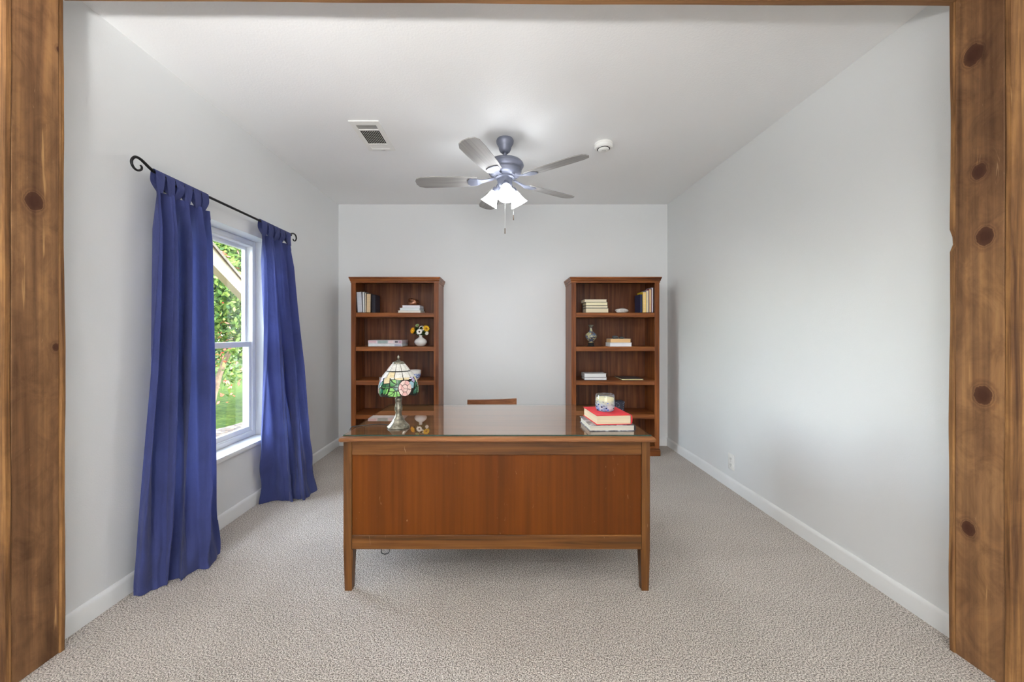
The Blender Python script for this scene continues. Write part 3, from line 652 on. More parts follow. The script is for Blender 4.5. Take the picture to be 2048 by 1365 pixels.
M_STONE = plain('dark_stone', srgb(66, 70, 72), .55, var=.25, scale=40)
g = G(); g.blob((px(1230.3, 4.0), 4.0, z+.014), .034, .03, .018, .08, 2, 3, .8); tag(g.make('stone', M_STONE, smooth=60), 'larger dark grey stone on the tan book', 'stone', 'dark stones on the books')
g = G(); g.blob((px(1243, 4.01), 4.01, z+.0095), .029, .026, .0125, .08, 5, 3, .8); tag(g.make('stone', M_STONE, smooth=60), 'smaller flat dark stone on the tan book', 'stone', 'dark stones on the books')
z = fb('lower white book of the pair on the right bookcase middle shelf', 1168.8, 1214, 754.2, 759.8, S3, (70, 66, 68), (240, 238, 236), .15, g='white book pair')
z = fb('upper white book of the pair on the right bookcase middle shelf', 1168.8, 1213, 746.2, 753.6, z, (196, 194, 192), (238, 238, 236), .15, g='white book pair')
book('thin dark-covered magazine lying flat on the right bookcase middle shelf', px(1244, YS), px(1287.5, YS), YS, S3, .012, .27, (70, 68, 72), (226, 216, 160), rz=.0, name='magazine')
t = NT('star_paper'); vz = t.n('TexVoronoi', {'Vector': t.obj(), 'Scale': 60.0}).outputs['Distance']; t.set(Base_Color=t.ramp(vz, [(.16, srgb(150, 156, 176)), (.24, srgb(28, 30, 44))]), Roughness=.6)
bxx = thing('speckled_box', 'dark speckled box on the right bookcase behind the candle', 'box', (px(1231, 4.02), 4.02, S4))
G().box((-.075, -.05, .0005), (.075, .05, .09), .002).make('box_body', t.m, bxx); G().box((-.078, -.053, .09), (.078, .053, .122), .002).make('box_lid', t.m, bxx)

# ------------------------------------------------------------------ desk
DX0, DX1, DY0, DY1 = -.7525, .721, 1.875, 2.635
dk = thing('desk', 'wide worn walnut desk with a plain front panel facing the viewer', 'desk', (0, 0, 0))
def tapered_leg(xo, xi, s, y0, y1, name='leg'):
    g = G(); zt, zr = .72, .199; w = .039; o = .005*s
    xo2 = xo+o  # foot drifts slightly inward
    def ring(xa, xb, ya, yb, z): a, b = min(xa, xb), max(xa, xb); return [(a, ya, z), (b, ya, z), (b, yb, z), (a, yb, z)]
    R0 = ring(xo2, xo2+s*.034, y0+.002, y0+.038, 0); R1 = ring(xo, xo+s*.045, y0, y0+.048, zr); R2 = ring(xo, xo+s*w, y0, y0+.048, zr+.001); R3 = ring(xo, xo+s*w, y0, y0+.048, zt)
    rows = [[g.bm.verts.new(p) for p in R] for R in (R0, R1, R2, R3)]
    for A, B in zip(rows, rows[1:]):
        for k in range(4): g.bm.faces.new((A[k], A[(k+1) % 4], B[(k+1) % 4], B[k]))
    g.bm.faces.new(rows[0][::-1]); g.bm.faces.new(rows[-1]); l = g.make(name, M_DESK_V, dk)
    return l
for y in (DY0, DY1-.048): tapered_leg(DX0, 0, 1, y, 0); tapered_leg(DX1, 0, -1, y, 0)
xa, xb = DX0+.039, DX1-.039
G().box((xa, DY0+.003, .654), (xb, DY0+.028, .72), .0015).make('top_rail', M_DESK_H, dk)
G().box((xa, DY0+.003, .199), (xb, DY0+.028, .266), .0015).make('bottom_rail', M_DESK_H, dk)
G().box((xa, DY0+.011, .264), (xb, DY0+.020, .656)).make('front_panel', M_DESK_PANEL, dk)
g = G(); TX0, TX1, TY0, TY1 = -.766, .740, 1.850, 2.66
# top with softened thumbnail edge
prof = [(.008, .7205), (.0, .727), (.0, .736), (.006, .744), (.016, .7478), (.03, .748)]
rings = [[g.bm.verts.new(p) for p in ((TX0+d, TY0+d, z), (TX1-d, TY0+d, z), (TX1-d, TY1-d, z), (TX0+d, TY1-d, z))] for d, z in prof]
for A, B in zip(rings, rings[1:]):
    for k in range(4): g.bm.faces.new((A[k], A[(k+1) % 4], B[(k+1) % 4], B[k]))
g.bm.faces.new(rings[0][::-1]); g.bm.faces.new(rings[-1]); g.make('top', M_DESK_TOP, dk, smooth=35)
for s, xo in ((1, DX0), (-1, DX1)):
    a, b = sorted((xo+s*.006, xo+s*.018)); G().box((a, DY0+.048, .2), (b, DY1-.048, .72)).make('side_panel', M_DESK_H, dk)
    a, b = sorted((xo+s*.40, xo+s*.415)); G().box((a, DY0+.03, .2), (b, DY1-.02, .72)).make('pedestal_side', M_DESK_H, dk)
    a, b = sorted((xo+s*.018, xo+s*.40)); G().box((a, DY0+.03, .2), (b, DY1-.03, .215)).make('pedestal_floor', M_DESK_H, dk)
    for z0, z1 in ((.225, .45), (.46, .58), (.59, .71)):
        a, b = sorted((xo+s*.043, xo+s*.395)); d = G().box((a, DY1-.03, z0), (b, DY1-.008, z1), .002).make('drawer', M_DESK_H, dk)
        xm = (a+b)/2; G().tube(catmull([(xm-.05, DY1-.008, (z0+z1)/2), (xm-.04, DY1+.012, (z0+z1)/2), (xm+.04, DY1+.012, (z0+z1)/2), (xm+.05, DY1-.008, (z0+z1)/2)], 4), .004).make('handle', M_BRONZE, d, smooth=50)
d = G().box((DX0+.42, DY1-.03, .63), (DX1-.42, DY1-.008, .71), .002).make('drawer', M_DESK_H, dk)
gt = thing('glass_top', 'clear glass sheet protecting the top of the desk', 'glass top', ((TX0+TX1)/2, (TY0+TY1)/2, .7482))
hx, hy = (TX1-TX0)/2-.016, (TY1-TY0)/2-.014
G().grid(lambda u, v: (-hx+2*hx*u, -hy+2*hy*v, .006), 1, 1).make('sheet', M_TOPGLASS, gt)
g = G(); R = [[g.bm.verts.new((sx*hx, sy*hy, z)) for sx, sy in ((-1, -1), (1, -1), (1, 1), (-1, 1))] for z in (.0003, .006)]
for k in range(4): g.bm.faces.new((R[0][k], R[0][(k+1) % 4], R[1][(k+1) % 4], R[1][k]))
g.make('polished_edge', M_GLASSEDGE, gt)
GZ = .7548

# desk lamp -----------------------------------------------------------------
LX, LY = px(797, 2.016), 2.016
lp = thing('stained_glass_lamp', 'small bronze table lamp with a stained-glass rose shade', 'lamp', (LX, LY, GZ))
g = G(); fl = lambda i, a: 1+a*math.cos(8*2*PI*i/48)
prof = [(0, .0), (.056, .0), (.057, .003), (.055, .008), (.046, .016), (.034, .03), (.027, .044), (.021, .055), (.0175, .06)]
g.lathe(prof, seg=48)
for vt in g.bm.verts:
    a = math.atan2(vt.co.y, vt.co.x); k = 1+.025*math.cos(9*a)*(1 if .008 < vt.co.z < .05 else 0); vt.co.x *= k; vt.co.y *= k
g.make('base', M_BRONZE, lp, smooth=50)
g = G(); g.lathe([(.0175, .06), (.016, .066), (.0145, .075), (.0185, .085), (.020, .096), (.0175, .112), (.0145, .126), (.016, .136), (.0175, .142), (.0175, .15), (.0145, .154), (.013, .175), (.007, .18), (.007, .32), (0, .32)], seg=24)
g.make('stem', M_BRONZE, lp, smooth=50)
SH = [(.335, .026), (.329, .031), (.312, .045), (.292, .060), (.275, .073), (.260, .084), (.246, .091), (.230, .096), (.212, .099), (.194, .1), (.178, .099), (.160, .097)]
def shr(z):
    for (za, ra), (zb, rb) in zip(SH, SH[1:]):
        if za >= z >= zb: return ra+(rb-ra)*(za-z)/(za-zb)
    return SH[0][1] if z > SH[0][0] else SH[-1][1]
def zbot(th): return .171+.0035*math.cos(3*(th-.55))+.0025*math.sin(9*th)
def shp(th, z, off=0): r = shr(z)+off; return Vector((r*math.sin(th), -r*math.cos(th), z))
shd = G(); n = 96; m = 14
shd.grid(lambda u, v: shp(2*PI*u, .330+(zbot(2*PI*u)-.330)*v, -.0018), n, m)
shade = shd.make('lamp_shade', M_LEAD, lp, smooth=60)
def gl(name, c, tr=.25):
    t = NT(name); nz = t.n('TexNoise', {'Vector': t.obj(), 'Scale': 55.0, 'Detail': 4.0, 'Distortion': 1.5}).outputs[0]
    col = t.ramp(nz, [(.3, tuple(q*.72 for q in c[:3])+(1,)), (.65, c)]); t.set(Base_Color=col, Roughness=.16, Coat_Weight=.4); return t.m
GW = gl('opal_glass', srgb(232, 230, 222)); GC = gl('cream_glass', srgb(232, 214, 170)); GPK = gl('pink_glass', srgb(236, 186, 180)); GPL = gl('pale_pink_glass', srgb(242, 210, 200)); GG = gl('green_glass', srgb(62, 128, 62)); GD = gl('deep_green_glass', srgb(28, 84, 48)); GLm = gl('light_green_glass', srgb(128, 188, 100)); GTe = gl('teal_glass', srgb(52, 110, 88)); GPu = gl('lilac_glass', srgb(184, 172, 206)); GBl = gl('pale_blue_glass', srgb(150, 186, 200))
def pane(poly, m, rot=0.0):
    """poly of (theta,z); thin proud piece of glass"""
    c = (sum(p[0] for p in poly)/len(poly), sum(p[1] for p in poly)/len(poly)); k = .90
    P = [(c[0]+(a-c[0])*k, c[1]+(z-c[1])*k) for a, z in poly]; Q = []
    for i in range(len(P)):
        a, b = P[i], P[(i+1) % len(P)]; sub = 2 if len(P) > 5 else 3
        for s in range(sub): Q.append((a[0]+(b[0]-a[0])*s/sub, a[1]+(b[1]-a[1])*s/sub))
    g = G(); lo = [g.bm.verts.new(shp(a+rot, z, -.0016)) for a, z in Q]; hi = [g.bm.verts.new(shp(a+rot, z, .0012)) for a, z in Q]; cc = g.bm.verts.new(shp(c[0]+rot, c[1], .0016)); N = len(Q)
    for i in range(N):
        j = (i+1) % N; g.bm.faces.new((cc, hi[i], hi[j])); g.bm.faces.new((lo[i], hi[i], hi[j], lo[j]))
    g.make('glass_pane', m, shade)
rr = random.Random(4); NC = 12
for k in range(NC):
    a0, a1 = 2*PI*k/NC, 2*PI*(k+1)/NC
    pane([(a0, .329), (a1, .329), (a1, .293), (a0, .293)], rr.choice((GW, GW, GW, GPL)))
    pane([(a0, .291), (a1, .291), (a1, .261), (a0, .261)], GC if k in (11, 4, 7) else GW)
def mp(cx, cy):
    dx = (cx-527)*.1172/387; za = (855-(710+cy*.1172))/387; z = za
    for _ in range(3):
        r = shr(z); th = math.asin(max(-.98, min(.98, dx/r))); z = za+.125*r*math.cos(th)
    return (th, max(z, .163))
MOT = [([(355, 400), (455, 392), (466, 490), (352, 497)], GC), ([(455, 392), (525, 395), (528, 425), (482, 425)], GW), ([(532, 395), (660, 392), (672, 430), (610, 440), (535, 422)], GC), ([(664, 392), (755, 388), (748, 430), (680, 432)], GC),
       ([(485, 430), (560, 428), (576, 500), (520, 470)], GLm), ([(468, 430), (512, 478), (570, 508), (520, 548), (474, 540)], GG), ([(562, 428), (640, 436), (618, 500), (578, 502)], GD), ([(580, 506), (616, 504), (606, 556), (530, 548)], GD),
       ([(312, 530), (375, 500), (464, 494), (470, 542), (400, 552)], GD), ([(318, 538), (398, 556), (480, 548), (420, 575), (345, 568)], GG), ([(250, 610), (310, 565), (345, 590), (345, 640), (300, 680), (245, 668)], GTe), ([(352, 590), (420, 575), (400, 650), (350, 680), (348, 640)], GG), ([(425, 576), (450, 570), (425, 660), (380, 685), (402, 650)], GLm),
       ([(470, 565), (520, 560), (560, 615), (530, 625), (462, 622)], GLm), ([(455, 628), (530, 630), (495, 670), (428, 690)], GLm), ([(535, 630), (545, 660), (520, 706), (440, 702), (500, 672)], GLm), ([(552, 625), (580, 615), (584, 712), (526, 712), (550, 662)], GLm), ([(588, 620), (605, 615), (640, 696), (590, 710)], GLm), ([(525, 560), (598, 556), (600, 606), (566, 612)], GTe),
       ([(240, 400), (310, 388), (345, 400), (300, 420)], GPu), ([(262, 440), (315, 405), (330, 440), (285, 490)], GPu), ([(290, 495), (335, 450), (345, 498), (300, 545), (265, 570)], GTe), ([(235, 450), (258, 445), (280, 490), (245, 580), (225, 560)], GBl)]
RC, RRX, RRY = (700, 570), 92, 132
def ro_(k, f): a = 2*PI*k/7+.2; return (RC[0]+RRX*f*math.cos(a), RC[1]+RRY*f*math.sin(a))
for k in range(7): MOT.append(([ro_(k, 1), ro_(k+.5, 1), ro_(k+1, 1), ro_(k+1, .52), ro_(k, .52)], GPK if k % 2 else GPL))
MOT += [([ro_(0, .5), ro_(1, .5), ro_(2, .5), (690, 575)], GPL), ([ro_(2, .5), ro_(3, .5), ro_(4, .5), (690, 575)], GPK), ([ro_(4, .5), ro_(5, .5), ro_(6, .5), ro_(7, .5), (690, 575)], GPL)]
for rep in range(3):
    for poly, mt in MOT:
        P = [mp(*p) for p in poly]
        if max(p[0] for p in P) - min(p[0] for p in P) < .02: continue
        pane(P, mt, rep*2*PI/3)
G().lathe([(0, .341), (.02, .34), (.029, .335), (.031, .328), (.028, .327), (0, .332)], seg=32).make('shade_cap', M_BRONZE, lp, smooth=40)
G().lathe([(0, .341), (.009, .341), (.010, .345), (.004, .349), (.0045, .353), (.0075, .358), (.006, .364), (.0025, .369), (.002, .372), (0, .373)], seg=20).make('finial', M_BRONZE, lp, smooth=50)
cp = [(-.05, .02, .004), (-.075, .035, .004), (-.12, .045, .004), (-.165, .03, .0035), (-.2, .015, .003), (-.226, .0, .004), (-.243, -.008, -.004), (-.252, -.01, -.05), (-.254, -.005, -.25), (-.253, .03, -.5), (-.25, .09, -.62), (-.25, .3, -.66), (-.25, .5, -.745), (-.24, .66, -.7515)]
G().tube(catmull(cp, 6), .0026, 8).make('cord', M_BLACKCORD, lp, smooth=60)
# a loop of cable hanging below the desk
g = G(); Yc = 2.0; P = [(px(764, Yc), Yc, .216), (px(763, Yc), Yc, pz(1103, Yc)), (px(767, Yc), Yc, pz(1108.5, Yc)), (px(773, Yc), Yc+.004, pz(1109, Yc)), (px(778, Yc), Yc+.008, pz(1103, Yc)), (px(779, Yc), Yc+.01, .216)]
cb = g.tube(catmull(P, 6), .0022, 8).make('cable', M_BLACKCORD, smooth=60); tag(cb, 'thin dark cable loop hanging below the desk front, left', 'cable')

# books and candle on the desk ------------------------------------------------
M_GREYCOV = NT('grey_photo_cover'); t = M_GREYCOV; nz = t.n('TexNoise', {'Vector': t.obj((1, 1, 1)), 'Scale': 26.0, 'Detail': 5.0, 'Distortion': 1.0}).outputs[0]
t.set(Base_Color=t.ramp(nz, [(.36, srgb(58, 58, 64)), (.52, srgb(128, 128, 138)), (.64, srgb(206, 208, 216))]), Roughness=.3, Coat_Weight=.3); M_GREYCOV = t.m
def desk_book(label, loc, rz, Wd, D, T, cov, pag, spine='right', edge_cov=None):
    t = thing('book', label, 'book', loc, (0, 0, rz)); c = .003; g = G()
    g.box((-Wd/2, -D/2, 0), (Wd/2, D/2, c), .0008); g.box((-Wd/2, -D/2, T-c), (Wd/2, D/2, T), .0008); cvr = g.make('cover', cov, t)
    # rounded spine on the right side
    g = G(); R = []
    for i in range(9):
        a = -PI/2+PI*i/8; R.append([g.bm.verts.new((Wd/2-.001+.007*math.cos(a), y, T/2+(T/2-.0002)*math.sin(a))) for y in (-D/2, D/2)])
    for A, B in zip(R, R[1:]): g.bm.faces.new((A[0], A[1], B[1], B[0]))
    g.bm.faces.new([r[0] for r in R]); g.bm.faces.new([r[1] for r in R][::-1]); g.make('spine', edge_cov or cov, t, smooth=50)
    g = G(); e = .005; g.box((-Wd/2+e, -D/2+e, c), (Wd/2-.0015, D/2-e, T-c)); g.make('pages', pag, t)
desk_book('grey photo-covered hardback at the bottom of the desk stack', (.5525, 2.035, GZ), .035, .225, .205, .030, M_GREYCOV, mpage((206, 200, 186)), edge_cov=mcover((34, 34, 36)))
desk_book('thick red hardback on the desk under the candle', (.557, 2.05, GZ+.0302), .085, .178, .225, .048, plain('red_cloth', srgb(206, 42, 50), .55, var=.08), mpage((222, 204, 172)))
CZ = GZ+.0302+.0482
cn = thing('candle', 'cream candle in a glass jar flecked with blue, on the red book', 'candle', (.553, 2.055, CZ))
t = NT('flecked_glass'); t.t.nodes.remove(t.b); co = t.n('TexCoord').outputs['Object']
vz = t.n('TexVoronoi', {'Vector': co, 'Scale': 95.0}); vz2 = t.n('TexNoise', {'Vector': co, 'Scale': 26.0, 'Detail': 2.0}).outputs[0]
sep = t.n('SeparateXYZ', {0: co}).outputs['Z']
zf = t.n('MapRange', {'Value': sep, 1: .058, 2: .02, 3: 0.0, 4: .62}).outputs[0]
rnd = t.n('SeparateColor', {0: vz.outputs['Color']}).outputs[0]
spk = t.n('Math', {0: rnd, 1: zf}, operation='LESS_THAN').outputs[0]
dot = t.n('Math', {0: vz.outputs['Distance'], 1: .42}, operation='LESS_THAN').outputs[0]
spk = t.n('Math', {0: spk, 1: dot}, operation='MULTIPLY').outputs[0]
hue = t.n('SeparateColor', {0: vz.outputs['Color']}).outputs[1]
spc = t.n('BsdfDiffuse', {'Color': t.ramp(hue, [(.2, srgb(24, 32, 92)), (.5, srgb(70, 100, 190)), (.75, srgb(30, 30, 56)), (.92, srgb(150, 110, 140))], 'CONSTANT')})
haze = t.n('MapRange', {'Value': sep, 1: .062, 2: .012, 3: .05, 4: .62}).outputs[0]
hz = t.n('BsdfDiffuse', {'Color': t.ramp(vz2, [(.4, srgb(150, 180, 226)), (.6, srgb(214, 222, 232))])})
fr = schlick(t); tr_ = t.n('BsdfTransparent', {'Color': (.97, .98, .98, 1)}); glo = t.n('BsdfGlossy', {'Roughness': .03})
m1 = t.n('MixShader', {0: haze, 1: tr_.outputs[0], 2: hz.outputs[0]}); m2 = t.n('MixShader', {0: spk, 1: m1.outputs[0], 2: spc.outputs[0]}); m3 = t.n('MixShader', {0: fr.outputs[0], 1: m2.outputs[0], 2: glo.outputs[0]}); t.l(m3.outputs[0], t.out.inputs[0])
G().lathe([(0, .0), (.042, .0), (.046, .004), (.0495, .02), (.0505, .05), (.049, .075), (.0465, .086), (.0445, .0865), (.044, .085), (.0462, .074), (.0478, .05), (.0465, .012), (0, .007)], seg=48).make('jar', t.m, cn, smooth=60)
G().lathe([(0, .008), (.045, .012), (.0462, .05), (.0456, .066), (.043, .0675), (0, .066)], seg=40).make('wax', plain('cream_wax', srgb(240, 228, 170), .5, var=.03), cn, smooth=40)
G().tube([(0, 0, .066), (.001, 0, .074)], .0012, 6).make('wick', M_DARK, cn)

# chair behind the desk -------------------------------------------------------
ch = thing('wooden_chair', 'low-backed wooden chair tucked behind the desk', 'chair', (px(984, 2.98), 2.98, 0), (0, 0, .05))
g = G(); n = 14; w = .188
def rail(u, s):
    x = -w+2*w*u; y = .018-.03*(1-(2*u-1)**2)*-1; k = (2*u-1)**2; z0 = .679-.004*k+.004*u; z1 = .722+.008*k+.008*u; return x, .03*(1-k), z0, z1
rows = []
for i in range(n+1):
    x, y, z0, z1 = rail(i/n, 0); rows.append([g.bm.verts.new(p) for p in ((x, y-.011, z0), (x, y+.011, z0), (x, y+.013, z1), (x, y-.009, z1))])
for A, B in zip(rows, rows[1:]):
    for k in range(4): g.bm.faces.new((A[k], A[(k+1) % 4], B[(k+1) % 4], B[k]))
g.bm.faces.new(rows[0][::-1]); g.bm.faces.new(rows[-1]); bmesh.ops.bevel(g.bm, geom=[e for e in g.bm.edges if len(e.link_faces) == 2 and e.calc_face_angle(0) > .9], offset=.003, segments=2, affect='EDGES')
g.make('top_rail', M_CHAIR, ch, smooth=40)
for s in (-1, 1):
    G().hexa([(s*.165-.014, .0, 0), (s*.165+.014, .0, 0), (s*.165+.014, .03, 0), (s*.165-.014, .03, 0), (s*.165-.013, -.012, .69), (s*.165+.013, -.012, .69), (s*.165+.013, .014, .69), (s*.165-.013, .014, .69)], .002).make('back_leg', M_CHAIR_V, ch)
    G().hexa([(s*.165-.012, -.395, 0), (s*.165+.012, -.395, 0), (s*.165+.012, -.37, 0), (s*.165-.012, -.37, 0), (s*.165-.016, -.4, .425), (s*.165+.016, -.4, .425), (s*.165+.016, -.366, .425), (s*.165-.016, -.366, .425)], .002).make('front_leg', M_CHAIR_V, ch)
    G().box((s*.165-.009, -.37, .2), (s*.165+.009, .004, .225), .002).make('stretcher', M_CHAIR, ch)
G().box((-.2, -.41, .425), (.2, -.004, .45), .008, 2).make('seat', M_CHAIR, ch, smooth=40)
G().box((-.15, -.004, .56), (.15, .012, .6), .002).make('back_slat', M_CHAIR, ch)

# ------------------------------------------------------------------ ceiling fan
FX, FY = .036, 2.84
fn = thing('ceiling_fan', 'pewter ceiling fan with five grey blades and three lit bell shades', 'ceiling fan', (FX, FY, ZC))
G().lathe([(0, 0), (.058, 0), (.064, -.012), (.062, -.028), (.052, -.046), (.046, -.056), (.044, -.072), (.036, -.09), (.022, -.102), (0, -.103)], seg=40).make('canopy', M_PEWTER, fn, smooth=50)
G().lathe([(.0135, -.09), (.0135, -.165)], seg=20).make('downrod', M_PEWTER, fn, smooth=50)
G().lathe([(0, -.146), (.03, -.148), (.09, -.156), (.122, -.168), (.134, -.182), (.137, -.196), (.130, -.208), (.118, -.218), (.117, -.226), (.121, -.232), (.119, -.246), (.108, -.262), (.09, -.272), (.066, -.276), (0, -.276)], seg=56).make('motor_housing', M_PEWTER, fn, smooth=35)
g = G(); g.lathe([(.07, -.274), (.07, -.284), (.055, -.290), (.053, -.334), (.046, -.346), (.03, -.356), (.0, -.36)], seg=40); g.make('light_kit', M_PEWTER, fn, smooth=35)
BZ = -.302
bl_me = None
for k in range(5):
    a = 2*PI*k/5+math.radians(33); Rz = Matrix.Rotation(a, 4, 'Z') @ Matrix.Translation((0, 0, BZ)) @ Matrix.Rotation(math.radians(11), 4, 'X')
    g = G(); out = [(.20, -.052), (.30, -.062), (.50, -.069), (.60, -.068), (.64, -.052), (.655, -.02), (.655, .02), (.64, .052), (.60, .068), (.50, .069), (.30, .062), (.20, .052)]
    lo = [g.bm.verts.new((x, y, -.003)) for x, y in out]; hi = [g.bm.verts.new((x, y, .003)) for x, y in out]; n = len(out); g.bm.faces.new(lo[::-1]); g.bm.faces.new(hi)
    for i in range(n): g.bm.faces.new((lo[i], lo[(i+1) % n], hi[(i+1) % n], hi[i]))
    b = g.make('blade', M_BLADE, fn); b.matrix_local = Rz
    g = G(); ip = [(.08, -.015), (.13, -.014), (.17, -.02), (.2, -.04), (.255, -.044), (.27, -.02), (.27, .02), (.255, .044), (.2, .04), (.17, .02), (.13, .014), (.08, .015)]
    zz = lambda x: -.0055+max(0, (.19-x))*.22
    lo = [g.bm.verts.new((x, y, zz(x)-.003)) for x, y in ip]; hi = [g.bm.verts.new((x, y, zz(x)+.0024)) for x, y in ip]; n = len(ip)
    for i in range(n//2-0):
        pass
    for (A, fl_) in ((lo, True), (hi, False)):
        for i in range(5):
            q = [A[i], A[i+1], A[n-2-i], A[n-1-i]]; g.bm.faces.new(q[::-1] if fl_ else q)
    for i in range(n): g.bm.faces.new((lo[i], lo[(i+1) % n], hi[(i+1) % n], hi[i]))
    o = g.make('blade_iron', M_PEWTER, b)
for k, a in enumerate((-90+5, 30+5, 150+5)):
    a = math.radians(a); d = Vector((math.cos(a), math.sin(a), 0)); ax = (d*.56+Vector((0, 0, -.83))).normalized()
    nk = d*.062+Vector((0, 0, -.348)); Mx = Matrix.Translation(nk) @ ax.to_track_quat('Z', 'Y').to_matrix().to_4x4()
    G().tube(catmull([d*.03+Vector((0, 0, -.325)), d*.052+Vector((0, 0, -.328)), nk], 4), [.014]*9, 12).make('lamp_arm', M_PEWTER, fn, smooth=50)
    G().lathe([(0, -.004), (.025, -.002), (.029, .008), (.030, .026), (.027, .028), (0, .028)], mat=Mx, seg=28).make('shade_holder', M_PEWTER, fn, smooth=40)
    s = G().lathe([(.024, .028), (.030, .032), (.037, .05), (.044, .078), (.052, .1), (.064, .122), (.0665, .126), (.0635, .1255), (.050, .1005), (.042, .078), (.035, .05), (.028, .034)], mat=Mx, seg=40).make('glass_shade', M_SHADE, fn, smooth=60)
    G().lathe([(.012, .03), (.013, .04), (.022, .055), (.0265, .072), (.022, .09), (.01, .098), (0, .099)], mat=Mx, seg=24).make('bulb', M_BULB, s, smooth=60)
    pl = light('fan_bulb_light', 'SPOT', Vector((FX, FY, ZC))+nk+ax*.132, FAN_BULB_W, (.97, .98, 1.0), shadow_soft_size=.035, spot_size=math.radians(134), spot_blend=.55)
    pl.rotation_euler = ax.to_track_quat('-Z', 'Y').to_euler()
for (x, yb_, y1, dy) in ((1010, 408, 468, -.03), (1027, 395, 441, .03)):
    Y = FY+dy; X = px(x, Y)-FX; z1 = pz(y1, Y)-ZC; z0 = -.34
    c = G().tube([(X, dy, z0), (X, dy, z1+.04)], .0008, 6).make('pull_chain', M_WHITEPL, fn); G().lathe([(0, z1+.042), (.0035, z1+.04), (.0042, z1+.02), (.0045, z1+.003), (0, z1)], (X, dy, 0), 12).make('pull_fob', plain('fob_wood', srgb(92, 80, 70), .5), c, smooth=50)

# ceiling register -----------------------------------------------------------
VX0, VX1, VY0, VY1 = -1.007, -.805, 2.583, 3.0
vt = thing('ceiling_vent', 'white louvred air vent set in the ceiling', 'vent', ((VX0+VX1)/2, (VY0+VY1)/2, ZC)); cx, cy = (VX0+VX1)/2, (VY0+VY1)/2
sec = [(2.632, 2.688), (2.704, 2.896), (2.908, 2.972)]; xi0, xi1 = VX0+.033-cx, VX1-.033-cx; zt = -.008
g = G(); g.box((VX0-cx, VY0-cy, zt), (xi0, VY1-cy, 0), .001); g.box((xi1, VY0-cy, zt), (VX1-cx, VY1-cy, 0), .001); ys = [VY0]+[q for s in sec for q in s]+[VY1]
for i in range(0, len(ys), 2): g.box((xi0, ys[i]-cy, zt), (xi1, ys[i+1]-cy, 0), .0005)
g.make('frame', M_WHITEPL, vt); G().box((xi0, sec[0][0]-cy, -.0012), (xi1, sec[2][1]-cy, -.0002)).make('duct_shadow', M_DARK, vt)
def slat(c, axis, half, tilt, m):
    g = G(); g.box((-half, -.0042, -.0005), (half, .0042, .0005)); o = g.make('slat', m, vt)
    o.matrix_local = Matrix.Translation(c) @ (Matrix.Rotation(PI/2, 4, 'Z') if axis == 'y' else Matrix.Identity(4)) @ Matrix.Rotation(tilt, 4, 'X')
xm = (xi0+xi1)/2
for i in range(7): slat((xm, sec[0][0]-cy+.004+.008*i, -.0045), 'x', (xi1-xi0)/2, .25, M_VENTGREY)
for i in range(12): slat((xi0+.0005+(xi1-xi0-.001)*i/11, (sec[1][0]+sec[1][1])/2-cy, -.0045), 'y', (sec[1][1]-sec[1][0])/2, .75, M_WHITEPL)
for i in range(8): slat((xm, sec[2][0]-cy+.004+.008*i, -.0048), 'x', (xi1-xi0)/2, -.12, M_WHITEPL)
G().box((.0, VY1-cy-.022, zt-.006), (.03, VY1-cy-.016, zt), .001).make('damper_lever', M_VENTGREY, vt)

# smoke alarm ------------------------------------------------------------------
sd = thing('smoke_alarm', 'round white smoke alarm on the ceiling to the right of the fan', 'smoke alarm', (px(1207, 2.9), 2.9, ZC))
G().lathe([(0, 0), (.064, 0), (.067, -.004), (.067, -.012), (.063, -.014), (.062, -.022), (.066, -.024), (.066, -.034), (.06, -.04), (.046, -.042), (0, -.042)], seg=40).make('body', M_WHITEPL, sd, smooth=35)
G().lathe([(.047, -.0415), (.047, -.043), (.039, -.043), (.039, -.0415)], seg=36).make('vent_ring', M_DARK, sd, smooth=35)
G().lathe([(.0405, -.041), (.040, -.048), (.034, -.054), (.018, -.056), (0, -.0562)], seg=36).make('dome', M_WHITEPL, sd, smooth=40)
for k in range(3): G().box((-.016, -.014+.008*k, -.0572), (.016, -.0115+.008*k, -.0555)).make('sounder_slot', M_VENTGREY, sd)

# outlet -------------------------------------------------------------------------
ou = thing('wall_outlet', 'white electrical outlet low on the right wall', 'outlet', (XR, 3.10, .215))
g = G(); g.box((-.006, -.04, -.062), (0, .04, .062), .002, 2); g.make('cover_plate', M_WHITEPL, ou, smooth=40)
for z in (-.024, .024):
    r = G().box((-.0078, -.017, z-.016), (-.005, .017, z+.016), .0012).make('receptacle', M_WHITEPL, ou)
    for yy in (-.007, .007): G().box((-.0082, yy-.0014, z-.004), (-.0076, yy+.0014, z+.008)).make('slot', M_DARK, r)
    G().lathe([(0, 0), (.0026, 0), (.0026, .0006), (0, .0006)], mat=Matrix.Translation((-.0078, 0, z-.010)) @ Matrix.Rotation(-PI/2, 4, 'Y'), seg=10).make('ground_hole', M_DARK, r)
G().lathe([(0, 0), (.003, 0), (.0025, .0012), (0, .0014)], mat=Matrix.Translation((-.006, 0, 0)) @ Matrix.Rotation(-PI/2, 4, 'Y'), seg=12).make('screw', M_VENTGREY, ou)

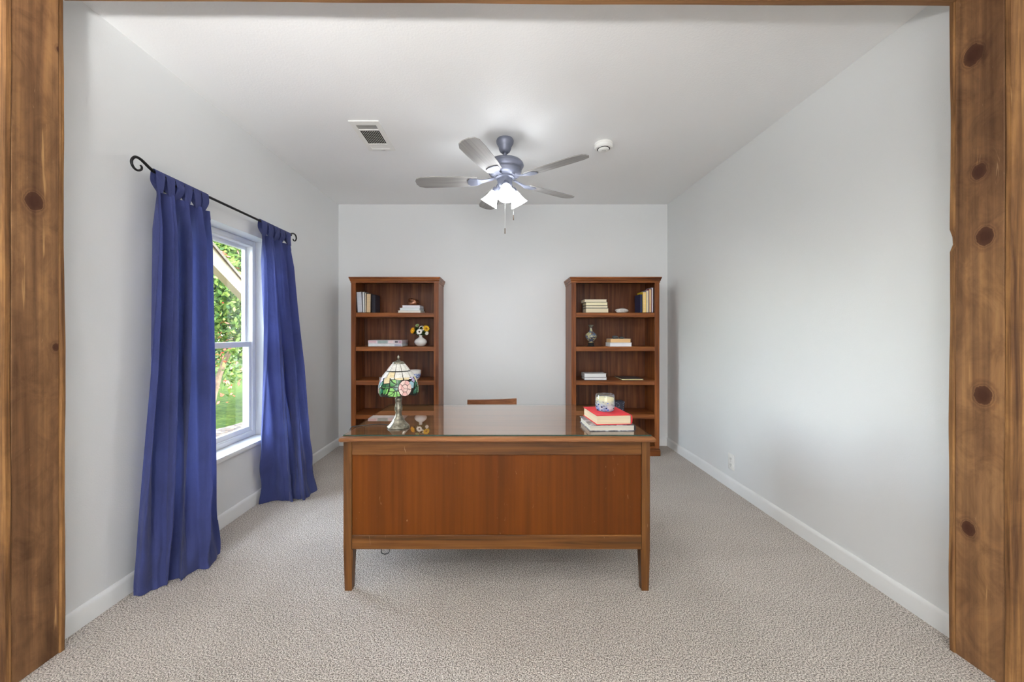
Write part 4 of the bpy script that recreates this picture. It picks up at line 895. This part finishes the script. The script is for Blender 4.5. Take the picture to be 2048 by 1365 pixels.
# added ceiling lamp behind the camera, fill for the front of the room -------------------------------------------------------
hl = thing('hall_fill_lamp', 'added flush ceiling lamp giving fill from the unseen hall', 'lamp', (0, -.9, ZC))
G().lathe([(0, 0), (.2, 0), (.2, -.02), (.19, -.025), (0, -.025)], seg=40).make('lamp_base', M_WHITEPL, hl, smooth=40)
G().lathe([(.18, -.025), (.17, -.045), (.12, -.07), (.05, -.085), (0, -.088)], seg=40).make('lamp_bowl', emissive('hall_fill_lamp_glass', (.97, .98, 1, 1), 4.0), hl, smooth=60)
hp = light('hall_fill_lamp_light', 'AREA', (0, -.9, ZC-.095), HALL_FILL_LAMP_W, (.97, .98, 1.0), shape='DISK', size=.36)

# added uplight, out of view in the hall, to brighten the ceiling ---------------------------
tx, ty = -.9, -.5
fl_ = thing('fill_uplight', 'added uplight with an upturned bowl, unseen in the hall, brightening the ceiling', 'lamp', (tx, ty, 0))
G().lathe([(0, .002), (.14, .002), (.14, .014), (.12, .022), (.02, .03), (0, .03)], seg=40).make('base', M_PEWTER, fl_, smooth=40)
G().lathe([(.011, .028), (.011, 1.42)], seg=20).make('pole', M_PEWTER, fl_, smooth=40)
G().lathe([(.012, 1.415), (.05, 1.425), (.1, 1.45), (.135, 1.49), (.14, 1.51), (.136, 1.51), (.096, 1.456), (.045, 1.432), (0, 1.428)], seg=40).make('bowl', M_PEWTER, fl_, smooth=50)
tl_ = light('fill_uplight_spot', 'SPOT', (tx, ty, 1.50), FILL_UPLIGHT_W, (1.0, .985, .965), spot_size=math.radians(165), spot_blend=.5, shadow_soft_size=.1)
tl_.rotation_euler = (PI, 0, 0)
# added door-like frames dressing the area fill; the wall behind is solid ----------------
gd = sempty('fill_panel_frame', (0, 0, 0))
for k in range(3):
    x0 = -1.35+.9*k
    fr_ = G(); fr_.box((x0, HY, .25), (x0+.05, HY+.06, 2.36), .003); fr_.box((x0+.85, HY, .25), (x0+.9, HY+.06, 2.36), .003)
    fr_.box((x0+.05, HY, .25), (x0+.85, HY+.06, .3), .003); fr_.box((x0+.05, HY, 2.31), (x0+.85, HY+.06, 2.36), .003); fr_.make('fill_frame_section', M_VINYL, gd)
